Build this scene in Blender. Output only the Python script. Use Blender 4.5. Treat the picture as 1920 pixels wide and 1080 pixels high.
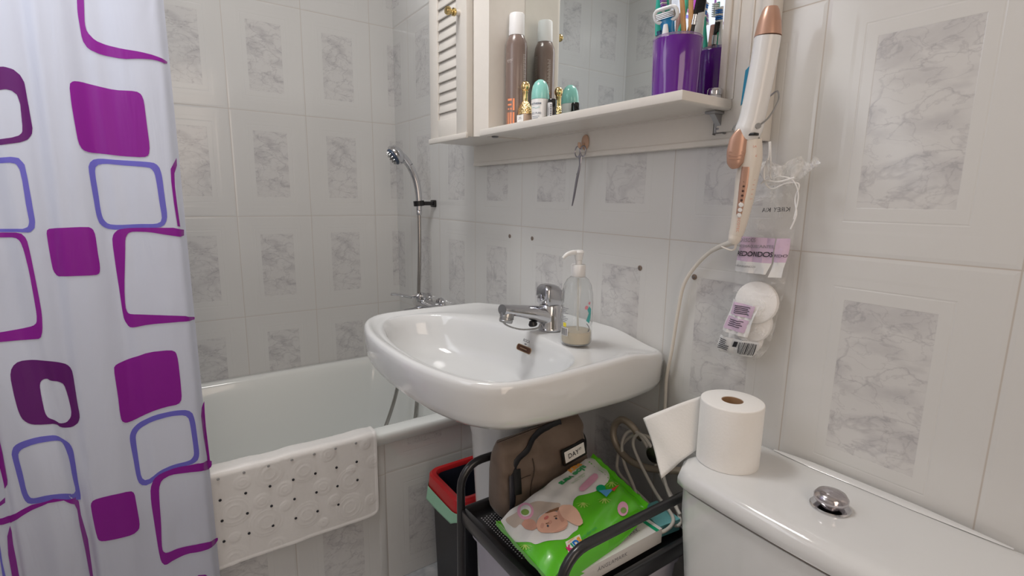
import bpy, bmesh, math, random
from mathutils import Vector, Matrix
random.seed(7)
for o in list(bpy.data.objects): bpy.data.objects.remove(o)
S = bpy.context.scene; C = S.collection
V = Vector; PI = math.pi

# ---------------------------------------------------------------- camera
cd = bpy.data.cameras.new('camera'); cam = bpy.data.objects.new('camera', cd); C.objects.link(cam)
cd.sensor_width = 36; cd.lens = 948.95/1920*36; cd.clip_start = .02
_r = V((0.56761783, 0.82318541, 0.01325861)); _f = V((-0.80940573, 0.56091682, -0.17388125)); _u = V((-0.15057348, 0.0879665, 0.98467737))
M3 = Matrix((_r, _u, -_f)).transposed()
cam.matrix_world = Matrix.Translation((2.0319157, -0.82026, 1.13977522)) @ M3.to_4x4()
S.camera = cam
# ---------------------------------------------------------------- world, view, lights
w = bpy.data.worlds.new('world'); S.world = w; w.use_nodes = True
w.node_tree.nodes['Background'].inputs[0].default_value = (.8, .87, 1, 1)
w.node_tree.nodes['Background'].inputs[1].default_value = .3
S.view_settings.view_transform = 'Standard'; S.view_settings.look = 'None'
S.view_settings.gamma = 1; S.view_settings.exposure = -0.05; S.view_settings.use_curve_mapping = False
def area(name, loc, target, sx, sy, power, col):
    l = bpy.data.lights.new(name, 'AREA'); l.shape = 'RECTANGLE'; l.size = sx; l.size_y = sy; l.energy = power; l.color = col
    o = bpy.data.objects.new(name, l); C.objects.link(o); o.location = loc
    o.rotation_euler = (V(target)-V(loc)).to_track_quat('-Z', 'Y').to_euler(); return o
area('ceiling_lamp_light', (1.05, -.68, 2.34), (1.0, -.68, 0), .34, .34, 9.3, (1, .985, .965))
area('window_daylight', (1.0, -1.335, 1.62), (.1, -.4, .9), .75, .95, 5.0, (.88, .93, 1))
area('doorway_daylight', (2.86, -.75, 1.30), (0, -.2, 1.05), .7, 1.6, 9.8, (1, .81, .65))  # added warm fill from the camera side; the room has no doorway

# ---------------------------------------------------------------- materials
MATS = {}
def mat(name, col, rough=.5, metal=0, coat=0, trans=0, ior=1.45, emis=0, spec=.5, alpha=1, bump=None, sheen=0, sss=0):
    if name in MATS: return MATS[name]
    m = bpy.data.materials.new(name); m.use_nodes = True; MATS[name] = m
    b = m.node_tree.nodes['Principled BSDF']; i = b.inputs
    i['Base Color'].default_value = (*col, 1); i['Roughness'].default_value = rough; i['Metallic'].default_value = metal
    i['Coat Weight'].default_value = coat; i['Transmission Weight'].default_value = trans; i['IOR'].default_value = ior
    i['Specular IOR Level'].default_value = spec; i['Alpha'].default_value = alpha
    i['Sheen Weight'].default_value = sheen
    if sss: i['Subsurface Weight'].default_value = sss; i['Subsurface Radius'].default_value = (.01, .01, .01)
    if emis: i['Emission Color'].default_value = (*col, 1); i['Emission Strength'].default_value = emis
    # a faint procedural grain in colour and relief, so that no surface is a flat tone
    nt = m.node_tree; tc = nt.nodes.new('ShaderNodeTexCoord')
    sc, st, cv = bump if bump else (40, 0, .03)
    n = nt.nodes.new('ShaderNodeTexNoise'); n.inputs['Scale'].default_value = sc; nt.links.new(tc.outputs['Object'], n.inputs['Vector'])
    if trans < .5 and metal < .5:
        mr = nt.nodes.new('ShaderNodeMapRange'); mr.inputs[3].default_value = 1-cv; mr.inputs[4].default_value = 1+cv
        nt.links.new(n.outputs['Fac'], mr.inputs[0])
        mx = nt.nodes.new('ShaderNodeVectorMath'); mx.operation = 'SCALE'; mx.inputs[0].default_value = col
        nt.links.new(mr.outputs[0], mx.inputs['Scale']); nt.links.new(mx.outputs[0], i['Base Color'])
    if st:
        bp = nt.nodes.new('ShaderNodeBump'); bp.inputs['Strength'].default_value = st; bp.inputs['Distance'].default_value = .002
        nt.links.new(n.outputs['Fac'], bp.inputs['Height']); nt.links.new(bp.outputs[0], i['Normal'])
    return m

def tile_mat(name, ax, a0, z0, W=.25, H=.36375, flip=1):
    """glazed wall tile: marbled panel in a moulded frame, grout joints; ax = horizontal axis (0 x, 1 y)"""
    m = bpy.data.materials.new(name); m.use_nodes = True; nt = m.node_tree; N = nt.nodes; Lk = nt.links
    b = N['Principled BSDF']
    def val(x): return x
    def math_(op, a, b_=None, c=None, clamp=False):
        n = N.new('ShaderNodeMath'); n.operation = op; n.use_clamp = clamp
        for k, v in enumerate((a, b_, c)):
            if v is None: continue
            if isinstance(v, (int, float)): n.inputs[k].default_value = v
            else: Lk.new(v, n.inputs[k])
        return n.outputs[0]
    tc = N.new('ShaderNodeTexCoord'); sp = N.new('ShaderNodeSeparateXYZ'); Lk.new(tc.outputs['Object'], sp.inputs[0])
    U = sp.outputs[ax]; Z = sp.outputs[2]
    fu = math_('FRACT', math_('DIVIDE', math_('SUBTRACT', U, a0-20*W), W))
    fv = math_('FRACT', math_('DIVIDE', math_('SUBTRACT', Z, z0-20*H), H))
    du = math_('ABSOLUTE', math_('SUBTRACT', fu, .5)); dv = math_('ABSOLUTE', math_('SUBTRACT', fv, .5025))
    def box(hu, hv, soft=.004):   # 1 inside a centred rectangle
        a = math_('DIVIDE', math_('SUBTRACT', hu, du), soft, clamp=True)
        c = math_('DIVIDE', math_('SUBTRACT', hv, dv), soft*.7, clamp=True)
        return math_('MULTIPLY', a, c)
    inside = box(.225, .3175)
    eu = math_('MULTIPLY', math_('SUBTRACT', .5, du), W); ev = math_('MULTIPLY', math_('SUBTRACT', .5, math_('ABSOLUTE', math_('SUBTRACT', fv, .5))), H)
    e = math_('MINIMUM', eu, ev)
    joint = math_('SUBTRACT', 1, math_('DIVIDE', math_('SUBTRACT', e, .0006), .0007, clamp=True))
    cushion = math_('DIVIDE', e, .006, clamp=True)
    # marble, the same print on every tile
    cb = N.new('ShaderNodeCombineXYZ'); Lk.new(math_('MULTIPLY', fu, W*flip), cb.inputs[0]); Lk.new(math_('MULTIPLY', fv, H), cb.inputs[1])
    ti = N.new('ShaderNodeCombineXYZ')
    Lk.new(math_('MULTIPLY', math_('FLOOR', math_('DIVIDE', math_('SUBTRACT', U, a0-20*W), W)), .013), ti.inputs[2])
    ad = N.new('ShaderNodeVectorMath'); Lk.new(cb.outputs[0], ad.inputs[0]); Lk.new(ti.outputs[0], ad.inputs[1])
    def noise(sc, det, dist, off):
        mp = N.new('ShaderNodeMapping'); mp.inputs['Location'].default_value = off; mp.inputs['Rotation'].default_value = (0, 0, -.7); mp.inputs['Scale'].default_value = (.85, 1.35, 1)
        Lk.new(ad.outputs[0], mp.inputs[0])
        n = N.new('ShaderNodeTexNoise'); n.inputs['Scale'].default_value = sc; n.inputs['Detail'].default_value = det; n.inputs['Distortion'].default_value = dist
        Lk.new(mp.outputs[0], n.inputs[0]); return n.outputs['Fac']
    v1 = math_('SUBTRACT', 1, math_('DIVIDE', math_('ABSOLUTE', math_('SUBTRACT', noise(13, 5, .55, (1, 2, 0)), .5)), .022, clamp=True))
    v2 = math_('SUBTRACT', 1, math_('DIVIDE', math_('ABSOLUTE', math_('SUBTRACT', noise(30, 5, .6, (4, 1, 0)), .49)), .022, clamp=True))
    cl = math_('DIVIDE', math_('SUBTRACT', noise(16, 5, .5, (7, 3, 0)), .48), .2, clamp=True)
    veins = math_('ADD', math_('ADD', math_('MULTIPLY', v1, .50), math_('MULTIPLY', v2, .38)), math_('MULTIPLY', cl, .62), clamp=True)
    def mix(f, A, B):
        n = N.new('ShaderNodeMix'); n.data_type = 'RGBA'
        if isinstance(f, (int, float)): n.inputs[0].default_value = f
        else: Lk.new(f, n.inputs[0])
        for k, v in ((6, A), (7, B)):
            if isinstance(v, tuple): n.inputs[k].default_value = (*v, 1)
            else: Lk.new(v, n.inputs[k])
        return n.outputs[2]
    base = (.66, .66, .65)
    panel = mix(veins, (.63, .625, .62), (.43, .42, .435))
    # faint marbling and pressed ribs in the plain border too
    bn = N.new('ShaderNodeTexNoise'); bn.inputs['Scale'].default_value = 6; Lk.new(tc.outputs['Object'], bn.inputs[0])
    c0 = mix(math_('MULTIPLY', bn.outputs['Fac'], .25), base, (.61, .60, .60))
    c1 = mix(inside, c0, panel)
    c2 = mix(joint, c1, (.52, .48, .44))
    Lk.new(c2, b.inputs['Base Color'])
    b.inputs['Roughness'].default_value = .13; b.inputs['Specular IOR Level'].default_value = .5
    Lk.new(math_('ADD', .14, math_('MULTIPLY', joint, .5)), b.inputs['Roughness'])
    f1 = math_('MULTIPLY', box(.29, .372), math_('SUBTRACT', 1, box(.282, .366)))
    f2 = math_('MULTIPLY', box(.345, .415, .02), 1.0)
    hgt = math_('ADD', math_('ADD', math_('MULTIPLY', cushion, 1.0), math_('MULTIPLY', f1, -.45)),
                math_('ADD', math_('MULTIPLY', f2, -.3), math_('MULTIPLY', inside, -.35)))
    hgt = math_('ADD', hgt, math_('MULTIPLY', noise(9, 1, 0, (0, 0, 0)), .5))
    bp = N.new('ShaderNodeBump'); bp.inputs['Strength'].default_value = .45; bp.inputs['Distance'].default_value = .0010
    Lk.new(hgt, bp.inputs['Height']); Lk.new(bp.outputs[0], b.inputs['Normal'])
    return m

porcelain = mat('porcelain', (.71, .72, .725), .09, coat=.5, bump=(3, 0, .015))
enamel = mat('enamel', (.82, .84, .82), .12, coat=.4, bump=(3, 0, .015))
chrome = mat('chrome', (.62, .62, .64), .09, metal=1)
steel = mat('steel', (.42, .42, .42), .28, metal=1)
dark_steel = mat('dark_steel', (.25, .24, .24), .35, metal=1)
brass = mat('brass', (.55, .42, .19), .25, metal=1)
gold = mat('gold', (.85, .62, .30), .16, metal=1)
white_paint = mat('white_paint', (.70, .665, .62), .32, bump=(60, .05, .03))
mirror_glass = mat('mirror_glass', (.86, .89, .88), .01, metal=1)
black_plastic = mat('black_plastic', (.012, .012, .013), .3)
black_metal = mat('black_metal', (.018, .018, .02), .28, coat=.3)
white_plastic = mat('white_plastic', (.80, .80, .80), .22, coat=.3)
cream_plastic = mat('cream_plastic', (.76, .70, .63), .3)
rose_gold = mat('rose_gold', (.52, .31, .23), .32, metal=.35)
orange = mat('orange', (.95, .33, .16), .4)
rubber = mat('rubber', (.78, .76, .74), .4, bump=(120, .05, .03))
hole_shade = mat('hole_shade', (.02, .02, .025), .5)
suction_grey = mat('suction_grey', (.33, .33, .33), .3)
paper = mat('paper', (.86, .85, .83), .9, bump=(300, .15, .02))
cardboard = mat('cardboard', (.36, .22, .12), .9)
ink = mat('ink', (.03, .03, .04), .6)
pgrey = mat('print_grey', (.25, .25, .27), .6)

# ---------------------------------------------------------------- mesh helpers
def link(name, me, parent=None):
    o = bpy.data.objects.new(name, me); C.objects.link(o)
    if parent: o.parent = parent
    return o
def tag(o, label=None, cat=None, group=None, kind=None):
    if label: o['label'] = label
    if cat: o['category'] = cat
    if group: o['group'] = group
    if kind: o['kind'] = kind
    return o
def root(name, loc, label, cat, group=None):
    o = bpy.data.objects.new(name, None); C.objects.link(o); o.location = loc; o.empty_display_size = .02
    tag(o, label, cat, group); return o
class MB:
    def __init__(s): s.bm = bmesh.new(); s.mats = []; s.cur = 0; s.off = V((0, 0, 0))
    def m(s, material):
        if material not in s.mats: s.mats.append(material)
        s.cur = s.mats.index(material); return s
    def _f(s, vs):
        try:
            f = s.bm.faces.new(vs); f.material_index = s.cur; f.smooth = True; return f
        except ValueError: return None
    def box(s, a, b, bev=.0, seg=2, rot=None, piv=None):
        a = V(a); b = V(b); t = bmesh.new()
        bmesh.ops.create_cube(t, size=1)
        for v in t.verts: v.co = V(((a[k]+b[k])/2 + v.co[k]*(b[k]-a[k])) for k in range(3))
        if bev: bmesh.ops.bevel(t, geom=list(t.edges), offset=bev, segments=seg, profile=.5, affect='EDGES')
        if rot is not None:
            p = V(piv) if piv is not None else (a+b)/2
            for v in t.verts: v.co = rot @ (v.co-p) + p
        s.merge(t); return s
    def merge(s, t):
        mp = {}
        for v in t.verts: mp[v.index if False else v] = s.bm.verts.new(v.co)
        for f in t.faces: s._f([mp[v] for v in f.verts])
        t.free()
    def rings(s, rings, cap0=True, cap1=True, closed=True):
        R = [[s.bm.verts.new(p) for p in r] for r in rings]
        n = len(R[0])
        for i in range(len(R)-1):
            for j in range(n if closed else n-1):
                s._f([R[i][j], R[i][(j+1) % n], R[i+1][(j+1) % n], R[i+1][j]])
        if cap0: s._f(list(reversed(R[0])))
        if cap1: s._f(R[-1])
        return s
    def lathe(s, prof, c=(0, 0, 0), axis=(0, 0, 1), n=32, cap0=True, cap1=True, sx=1, sy=1):
        q = V((0, 0, 1)).rotation_difference(V(axis)); c = V(c)
        s.rings([[c + q @ V((r*math.cos(2*PI*k/n)*sx, r*math.sin(2*PI*k/n)*sy, z)) for k in range(n)] for r, z in prof], cap0, cap1); return s
    def tube(s, pts, r, n=10, smooth=0, cap=True, ref=None):
        pts = [V(p) for p in pts]
        rad = r if isinstance(r, (list, tuple)) else [r]*len(pts)
        if smooth: pts, rad = catmull(pts, rad, smooth)
        T = [(pts[min(i+1, len(pts)-1)]-pts[max(i-1, 0)]).normalized() for i in range(len(pts))]
        nrm = T[0].orthogonal().normalized() if ref is None else (V(ref)-T[0]*V(ref).dot(T[0])).normalized()
        R = []
        for i, p in enumerate(pts):
            if i: nrm = (nrm - T[i]*nrm.dot(T[i])).normalized()
            bi = T[i].cross(nrm)
            rr = rad[i]; ra, rb = (rr if isinstance(rr, tuple) else (rr, rr))
            R.append([p + nrm*math.cos(2*PI*k/n)*ra + bi*math.sin(2*PI*k/n)*rb for k in range(n)])
        s.rings(R, cap, cap); return s
    def grid(s, nu, nv, fn, closed_u=False):
        G = [[s.bm.verts.new(fn(i/nu, j/nv)) for j in range(nv+1)] for i in range(nu+(0 if closed_u else 1))]
        for i in range(nu):
            for j in range(nv):
                s._f([G[i][j], G[(i+1) % len(G)][j], G[(i+1) % len(G)][j+1], G[i][j+1]])
        return s
    def poly(s, pts, fn, step=.02):
        """filled outline in a 2-D chart, cut finely enough to follow the surface fn(u,v)"""
        t = bmesh.new(); vs = [t.verts.new((x, y, 0)) for x, y in pts]
        try: t.faces.new(vs)
        except ValueError: t.free(); return s
        t.normal_update(); bmesh.ops.triangulate(t, faces=t.faces[:])
        for k in (0, 1):
            lo = min(p[k] for p in pts); hi = max(p[k] for p in pts); x = lo+step
            while x < hi:
                no = V((0, 0, 0)); no[k] = 1; co = V((0, 0, 0)); co[k] = x
                bmesh.ops.bisect_plane(t, geom=t.verts[:]+t.edges[:]+t.faces[:], plane_co=co, plane_no=no); x += step
        for v in t.verts: v.co = fn(v.co.x, v.co.y)
        s.merge(t); return s
    def text(s, body, size, fn, spacing=1, bold=0, align='CENTER'):
        cu = bpy.data.curves.new('t', 'FONT'); cu.body = body; cu.size = size; cu.align_x = align; cu.align_y = 'CENTER'
        cu.resolution_u = 3; cu.space_character = spacing; cu.offset = bold
        o = bpy.data.objects.new('t', cu); C.objects.link(o)
        bpy.context.view_layer.update(); me = o.to_mesh()
        t = bmesh.new(); t.from_mesh(me); o.to_mesh_clear(); bpy.data.objects.remove(o); bpy.data.curves.remove(cu)
        for v in t.verts: v.co = fn(v.co.x, v.co.y)
        s.merge(t); return s
    def done(s, name, material=None, parent=None, sharp=40, loc=(0, 0, 0), recalc=True, sub=0, solid=0):
        if recalc: bmesh.ops.recalc_face_normals(s.bm, faces=s.bm.faces)
        bmesh.ops.remove_doubles(s.bm, verts=s.bm.verts, dist=1e-6)
        for e in s.bm.edges:
            if len(e.link_faces) == 2 and e.calc_face_angle(0) > math.radians(sharp): e.smooth = False
        me = bpy.data.meshes.new(name)
        if parent is not None:
            P = parent
            base = V((0, 0, 0))
            while P: base += P.location; P = P.parent
            bmesh.ops.translate(s.bm, verts=s.bm.verts, vec=-base)
        elif loc != (0, 0, 0): bmesh.ops.translate(s.bm, verts=s.bm.verts, vec=-V(loc))
        s.bm.to_mesh(me); s.bm.free()
        if material is not None and not s.mats: s.mats = [material]
        for mm in s.mats: me.materials.append(mm)
        o = link(name, me, parent); o.location = loc if parent is None else (0, 0, 0)
        if solid:
            md = o.modifiers.new('solid', 'SOLIDIFY'); md.thickness = solid; md.offset = -1
        if sub: md = o.modifiers.new('sub', 'SUBSURF'); md.levels = md.render_levels = sub
        return o
def catmull(P, R, k):
    op = []; orr = []
    g = lambda L, i: L[max(0, min(len(L)-1, i))]
    for i in range(len(P)-1):
        for j in range(k):
            t = j/k; a, b, c, d = g(P, i-1), P[i], P[i+1], g(P, i+2)
            op.append(.5*((2*b)+(c-a)*t+(2*a-5*b+4*c-d)*t*t+(3*b-a-3*c+d)*t**3))
            r0, r1 = R[i], R[i+1]
            orr.append(tuple(x+(y-x)*t for x, y in zip(r0, r1)) if isinstance(r0, tuple) else r0+(r1-r0)*t)
    op.append(P[-1]); orr.append(R[-1]); return op, orr
def lin(x, pts):
    if x <= pts[0][0]: return pts[0][1]
    for (a, b), (c, d) in zip(pts, pts[1:]):
        if x <= c: return b+(d-b)*(x-a)/(c-a)
    return pts[-1][1]
def plane_fn(o, ux, uy, off=0):
    o = V(o); ux = V(ux).normalized(); uy = V(uy).normalized(); n = ux.cross(uy)*off
    return lambda x, y: o+ux*x+uy*y+n
def rrect(x0, y0, x1, y1, r, n=5):
    o = []
    for cx, cy, a in ((x1-r, y1-r, 0), (x0+r, y1-r, 90), (x0+r, y0+r, 180), (x1-r, y0+r, 270)):
        for k in range(n+1):
            t = math.radians(a+90*k/n); o.append((cx+r*math.cos(t), cy+r*math.sin(t)))
    return o
def disc(x, y, r, n=16, ry=None): return [(x+r*math.cos(2*PI*k/n), y+(ry or r)*math.sin(2*PI*k/n)) for k in range(n)]
def thing_mesh(o, label, cat, group=None): return tag(o, label, cat, group)

# ================================================================= ROOM
XR = 2.9; YF = -1.36; ZC = 2.42
tileA = tile_mat('tile_long_wall', 0, .1395, .7013-.36375)
tileB = tile_mat('tile_end_wall', 1, -.0952, .7013-.36375)
tileT = tile_mat('tile_tub_panel', 1, -.35, .355)
tileE = tile_mat('tile_entry_wall', 1, -.0952, .7013-.36375)
tileF = tile_mat('tile_front_wall', 0, .247, .7013-.36375)
def slab(name, a, b, m):
    o = MB().box(a, b).done(name, m); tag(o, kind='structure'); return o
slab('wall_back', (-.1, 0, 0), (XR+.1, .1, ZC), tileA)
slab('wall_left', (-.1, YF, 0), (0, 0, ZC), tileB)
slab('wall_front', (-.1, YF-.1, 0), (XR+.1, YF, ZC), tileF)
slab('wall_right', (XR, YF, 0), (XR+.1, 0, ZC), tileE)
slab('ceiling', (-.1, YF-.1, ZC), (XR+.1, .1, ZC+.1), mat('ceiling_paint', (.8, .79, .77), .8, bump=(30, .1, .02)))
fm = bpy.data.materials.new('floor_marble'); fm.use_nodes = True
nt = fm.node_tree; b = nt.nodes['Principled BSDF']; tc = nt.nodes.new('ShaderNodeTexCoord')
n1 = nt.nodes.new('ShaderNodeTexNoise'); n1.inputs['Scale'].default_value = 9; n1.inputs['Detail'].default_value = 6; n1.inputs['Distortion'].default_value = .5
nt.links.new(tc.outputs['Object'], n1.inputs[0])
cr = nt.nodes.new('ShaderNodeValToRGB'); nt.links.new(n1.outputs['Fac'], cr.inputs[0])
cr.color_ramp.elements[0].position = .3; cr.color_ramp.elements[0].color = (.66, .66, .66, 1)
cr.color_ramp.elements[1].position = .7; cr.color_ramp.elements[1].color = (.64, .64, .65, 1)
e = cr.color_ramp.elements.new(.5); e.color = (.36, .37, .39, 1)
bk = nt.nodes.new('ShaderNodeTexBrick'); bk.offset = 0; bk.inputs['Scale'].default_value = 1; bk.inputs['Brick Width'].default_value = .33; bk.inputs['Row Height'].default_value = .33
bk.inputs['Mortar Size'].default_value = .0025; bk.inputs['Mortar'].default_value = (.4, .36, .3, 1)
nt.links.new(tc.outputs['Object'], bk.inputs[0]); nt.links.new(cr.outputs[0], bk.inputs['Color1']); nt.links.new(cr.outputs[0], bk.inputs['Color2'])
nt.links.new(bk.outputs[0], b.inputs['Base Color']); b.inputs['Roughness'].default_value = .25
slab('floor', (-.1, YF-.1, -.1), (XR+.1, .1, 0), fm)
# tiled panel in front of the bath
tp = MB().box((.690, YF+.002, 0.001), (.725, -.002, .452)); tp.box((.690, -.3715, .001), (.7275, -.352, .451), .0012)
o = tp.done('trim_1', tileT); tag(o, kind='structure')
# small plugged drill holes in the tiles
for k, (x, z, lab) in enumerate(((.834, 1.034, 'brown screw plug in the tiles, farthest left, level with the shower hose'),
                          (.941, 1.035, 'brown screw plug in the tiles, second from the left, above the tap'),
                          (1.319, 1.0, 'brown screw plug in the tiles above right of the soap dispenser'),
                          (1.452, .999, 'brown screw plug in the tiles just left of the curling iron cable'))):
    o = MB().m(mat('plug_brown', (.20, .15, .12), .6)).lathe([(.0052, 0), (.0055, .0012), (.004, .0022), (.0015, .0024)], (0, 0, 0), (0, -1, 0), 14)
    o.m(dark_steel).lathe([(.0022, .0022), (.0018, .003), (.0005, .003)], (0, 0, 0), (0, -1, 0), 10)
    o = o.done('screw_plug'); o.location = (x, 0, z); tag(o, lab, 'wall plug', 'screw plugs in the tiled wall')
# ceiling lamp
r_ = root('ceiling_lamp', (1.05, -.68, ZC), 'square white ceiling lamp with a glowing diffuser in the middle of the room', 'lamp')
MB().box((.86, -.87, ZC-.03), (1.24, -.49, ZC), .006).done('lamp_base', white_plastic, r_)
MB().box((.88, -.85, ZC-.06), (1.22, -.51, ZC-.031), .012).done('diffuser', mat('diffuser', (1, .93, .85), .5, emis=3), r_)

# ================================================================= BATH
def rr_ring(x0, y0, x1, y1, r, z, n=10): return [V((x, y, z)) for x, y in rrect(x0, y0, x1, y1, r, n)]
b_ = MB().m(enamel)
X0, X1, Y0, Y1, ZT = .003, .736, YF+.003, -.003, .483
prof = [(X0, Y0, X1, Y1, .012, ZT-.032), (X0, Y0, X1, Y1, .012, ZT-.008), (X0, Y0, X1-.0015, Y1, .014, ZT-.0025), (X0+.002, Y0+.002, X1-.005, Y1-.002, .015, ZT),
        (X0+.028, Y0+.05, X1-.045, Y1-.045, .07, ZT), (X0+.036, Y0+.06, X1-.056, Y1-.053, .09, ZT-.003), (X0+.042, Y0+.066, X1-.064, Y1-.060, .10, ZT-.012),
        (X0+.052, Y0+.08, X1-.072, Y1-.068, .11, ZT-.06), (X0+.075, Y0+.13, X1-.092, Y1-.085, .12, ZT-.22), (X0+.10, Y0+.2, X1-.115, Y1-.105, .12, ZT-.32),
        (X0+.13, Y0+.24, X1-.145, Y1-.135, .11, ZT-.365), (X0+.19, Y0+.3, X1-.2, Y1-.19, .09, ZT-.38)]
b_.rings([rr_ring(*p) for p in prof], cap0=False, cap1=True)
tub = b_.done('bathtub', sharp=60)
md = tub.modifiers.new('s', 'SOLIDIFY'); md.thickness = .004; md.offset = -1
tag(tub, 'long white enamelled bathtub behind the tiled panel, running along the far wall', 'bathtub')
MB().lathe([(.028, 0), (.030, .002), (.022, .003), (.004, .002)], (.37, -.26, ZT-.3775), n=24).done('drain', chrome, tub)

# --- rubber bath mat over the rim
XM = .741
def mat_path(s):
    # s = distance from the outer bottom edge upward, over the rim, down inside
    H = .235
    if s < H: return V((XM, 0, .248+s)), V((1, 0, 0))
    s2 = s-H; r = .012; L = PI/2*r
    if s2 < L:
        a = s2/r; return V((XM-r+r*math.cos(a), 0, .248+H+r*math.sin(a))), V((math.cos(a), 0, math.sin(a)))
    s3 = s2-L; Wd = .026
    if s3 < Wd: return V((XM-r-s3, 0, .248+H+r)), V((0, 0, 1))
    s4 = s3-Wd; r2 = .022; L2 = PI/2*r2
    if s4 < L2:
        a = s4/r2; return V((XM-r-Wd-r2*math.sin(a), 0, .248+H+r-r2+r2*math.cos(a))), V((-math.sin(a), 0, math.cos(a)))
    s5 = s4-L2; return V((XM-r-Wd-r2-s5*.13, 0, .248+H+r-r2-s5)), V((-1, 0, 0))
SM = .235+.0188+.026+.0346+.12
rings_c = [(-.734, .386, .036), (-.666, .334, .038), (-.57, .316, .034), (-.454, .378, .034), (-.459, .299, .036), (-.571, .442, .030), (-.527, .383, .022), (-.619, .407, .018),
           (-.673, .393, .018), (-.712, .456, .017), (-.738, .318, .012), (-.451, .407, .011), (-.389, .414, .018), (-.743, .261, .032), (-.647, .26, .02), (-.652, .459, .032),
           (-.50, .335, .014), (-.40, .30, .015), (-.62, .36, .012), (-.80, .44, .03), (-.82, .33, .034), (-.53, .278, .012), (-.51, .47, .018), (-.41, .47, .013), (-.61, .50, .016), (-.70, .53, .03),
           (-.47, .55, .03), (-.56, .56, .02)]
def mat_h(y, s):
    h = 0
    for cy, cz, r in rings_c:
        d = math.hypot(y-cy, s-(cz-.248))
        if d < r*1.15:
            for rr in (r, r*.82, r*.45): h += .0006*math.exp(-((d-rr)/.0016)**2)
            h += .0009*max(0, 1-(d/r)**2)
    return h
def mat_pt(u, s, k=0):
    # rounded corners at the lower end; slight waviness
    yl, yr = -.90, -.378; y = yl+(yr-yl)*u
    cut = 0
    dr = (yr-y)
    if dr < .022: cut = .022-math.sqrt(max(0, .022**2-(.022-dr)**2))
    smin = cut; smax = SM
    ss = smin+(smax-smin)*s
    p, n = mat_path(ss); wob = .0014*math.sin(y*38+ss*16)+.0008*math.sin(y*71)
    edge = .0012 if (ss-smin < .006 or dr < .005) else 0
    return V((p.x, y, p.z)) + n*(max(wob+.0016, .0005)+mat_h(y, ss)+edge+k)
mm = MB().m(rubber)
mm.grid(210, 170, lambda u, v: mat_pt(u, v))
for row, z in enumerate((.481, .4265, .3725, .3180)):
    for k in range(9):
        y = -.436-.0542*k
        if row == 3 and k == 0: continue
        s0 = z-.248; mm.m(suction_grey if row == 0 else hole_shade)  # dark discs stand in for the shade inside the suction holes
        mm.lathe([(.0033, .0), (.0033, .0012), (.0024, .0016), (.0005, .0013)], V((XM+.0028, y, z)), (1, 0, 0), 12)
bm_o = mm.done('bath_mat', recalc=False, sharp=80, solid=0)
tag(bm_o, 'white rubber anti-slip bath mat with dark suction holes draped over the tub rim', 'bath mat')

# --- bath mixer, hose, bracket, hand shower
SX = .35
r_ = root('bath_mixer', (SX, 0, .757), 'chrome bath mixer tap with a lever on the wall over the tub end', 'tap')
mb = MB().lathe([(.028, 0), (.030, .004), (.028, .014), (.014, .018), (.014, .04)], (SX-.055, 0, 0.753), (0, -1, 0), 24)
mb.lathe([(.028, 0), (.030, .004), (.028, .014), (.014, .018), (.014, .04)], (SX+.055, 0, 0.753), (0, -1, 0), 24)
mb.tube([(SX-.075, -.045, 0.753), (SX-.05, -.05, 0.753), (SX, -.055, 0.756), (SX+.05, -.05, 0.753), (SX+.075, -.045, 0.753)], [.014, .018, .024, .018, .014], 18, 6)
mb.tube([(SX, -.055, 0.743), (SX, -.085, 0.733), (SX, -.13, 0.730), (SX, -.142, 0.718)], [.014, .013, .011, .012], 14, 5).done('body', chrome, r_)
MB().lathe([(.021, 0), (.022, .012), (.019, .022), (.008, .028)], (SX, -.058, 0.770), (0, -.25, 1), 24).done('cartridge_cap', chrome, r_)
MB().tube([(SX, -.07, 0.790), (SX, -.10, 0.786), (SX, -.15, 0.800), (SX, -.172, 0.802)], [(.010, .007), (.008, .005), (.006, .004), (.007, .004)], 12, 5).done('lever', chrome, r_)
MB().lathe([(.012, 0), (.013, .002), (.013, .014), (.010, .016)], (SX, -.142, 0.712), (0, 0, 1), 18).done('aerator', steel, r_)
r_ = root('shower_bracket', (SX, 0, 1.118), 'black plastic wall bracket holding the hand shower', 'bracket')
MB().box((SX-.012, -.045, 1.112), (SX+.012, -.001, 1.126), .004).box((SX-.019, -.008, 1.106), (SX+.019, -.001, 1.131), .003).done('arm', black_plastic, r_)
t = MB().lathe([(.019, -.008), (.019, .010), (.0135, .010), (.0135, -.008), (.019, -.008)], (SX, -.0605, 1.118), (0, -.1, 1), 24, False, False).done('ring', black_plastic, r_)
r_ = root('hand_shower', (SX, -.06, 1.10), 'chrome hand shower with a blue-grey spray face and steel hose, hung by the corner', 'shower')
hp = [(SX, -.0605, 1.095), (SX, -.0605, 1.13), (SX, -.064, 1.17), (SX, -.074, 1.21), (SX, -.092, 1.245), (SX, -.112, 1.27), (SX, -.132, 1.281)]
MB().tube(hp, [.0105, .0115, .012, .0125, .0125, .014, .016], 18, 5).done('handle', chrome, r_)
hn = V((-.12, -.80, -.58)).normalized()
hc = V((SX, -.142, 1.280))
MB().lathe([(.005, -.026), (.018, -.022), (.031, -.011), (.036, .0), (.035, .006), (.030, .009)], hc, hn, 36).done('head', chrome, r_)
f = MB().m(mat('spray_blue', (.045, .07, .12), .25)).lathe([(.030, .007), (.0295, .013), (.026, .016), (.002, .0165)], hc, hn, 36)
q = V((0, 0, 1)).rotation_difference(hn)
f.m(steel)
for rr, k in ((.022, 12), (.0135, 8), (.005, 3)):
    for i in range(k):
        a = 2*PI*i/k; f.lathe([(.0028, 0), (.0024, .005), (.001, .006)], hc+q @ V((rr*math.cos(a), rr*math.sin(a), .0155)), hn, 8)
f.done('spray_face', None, r_)
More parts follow.
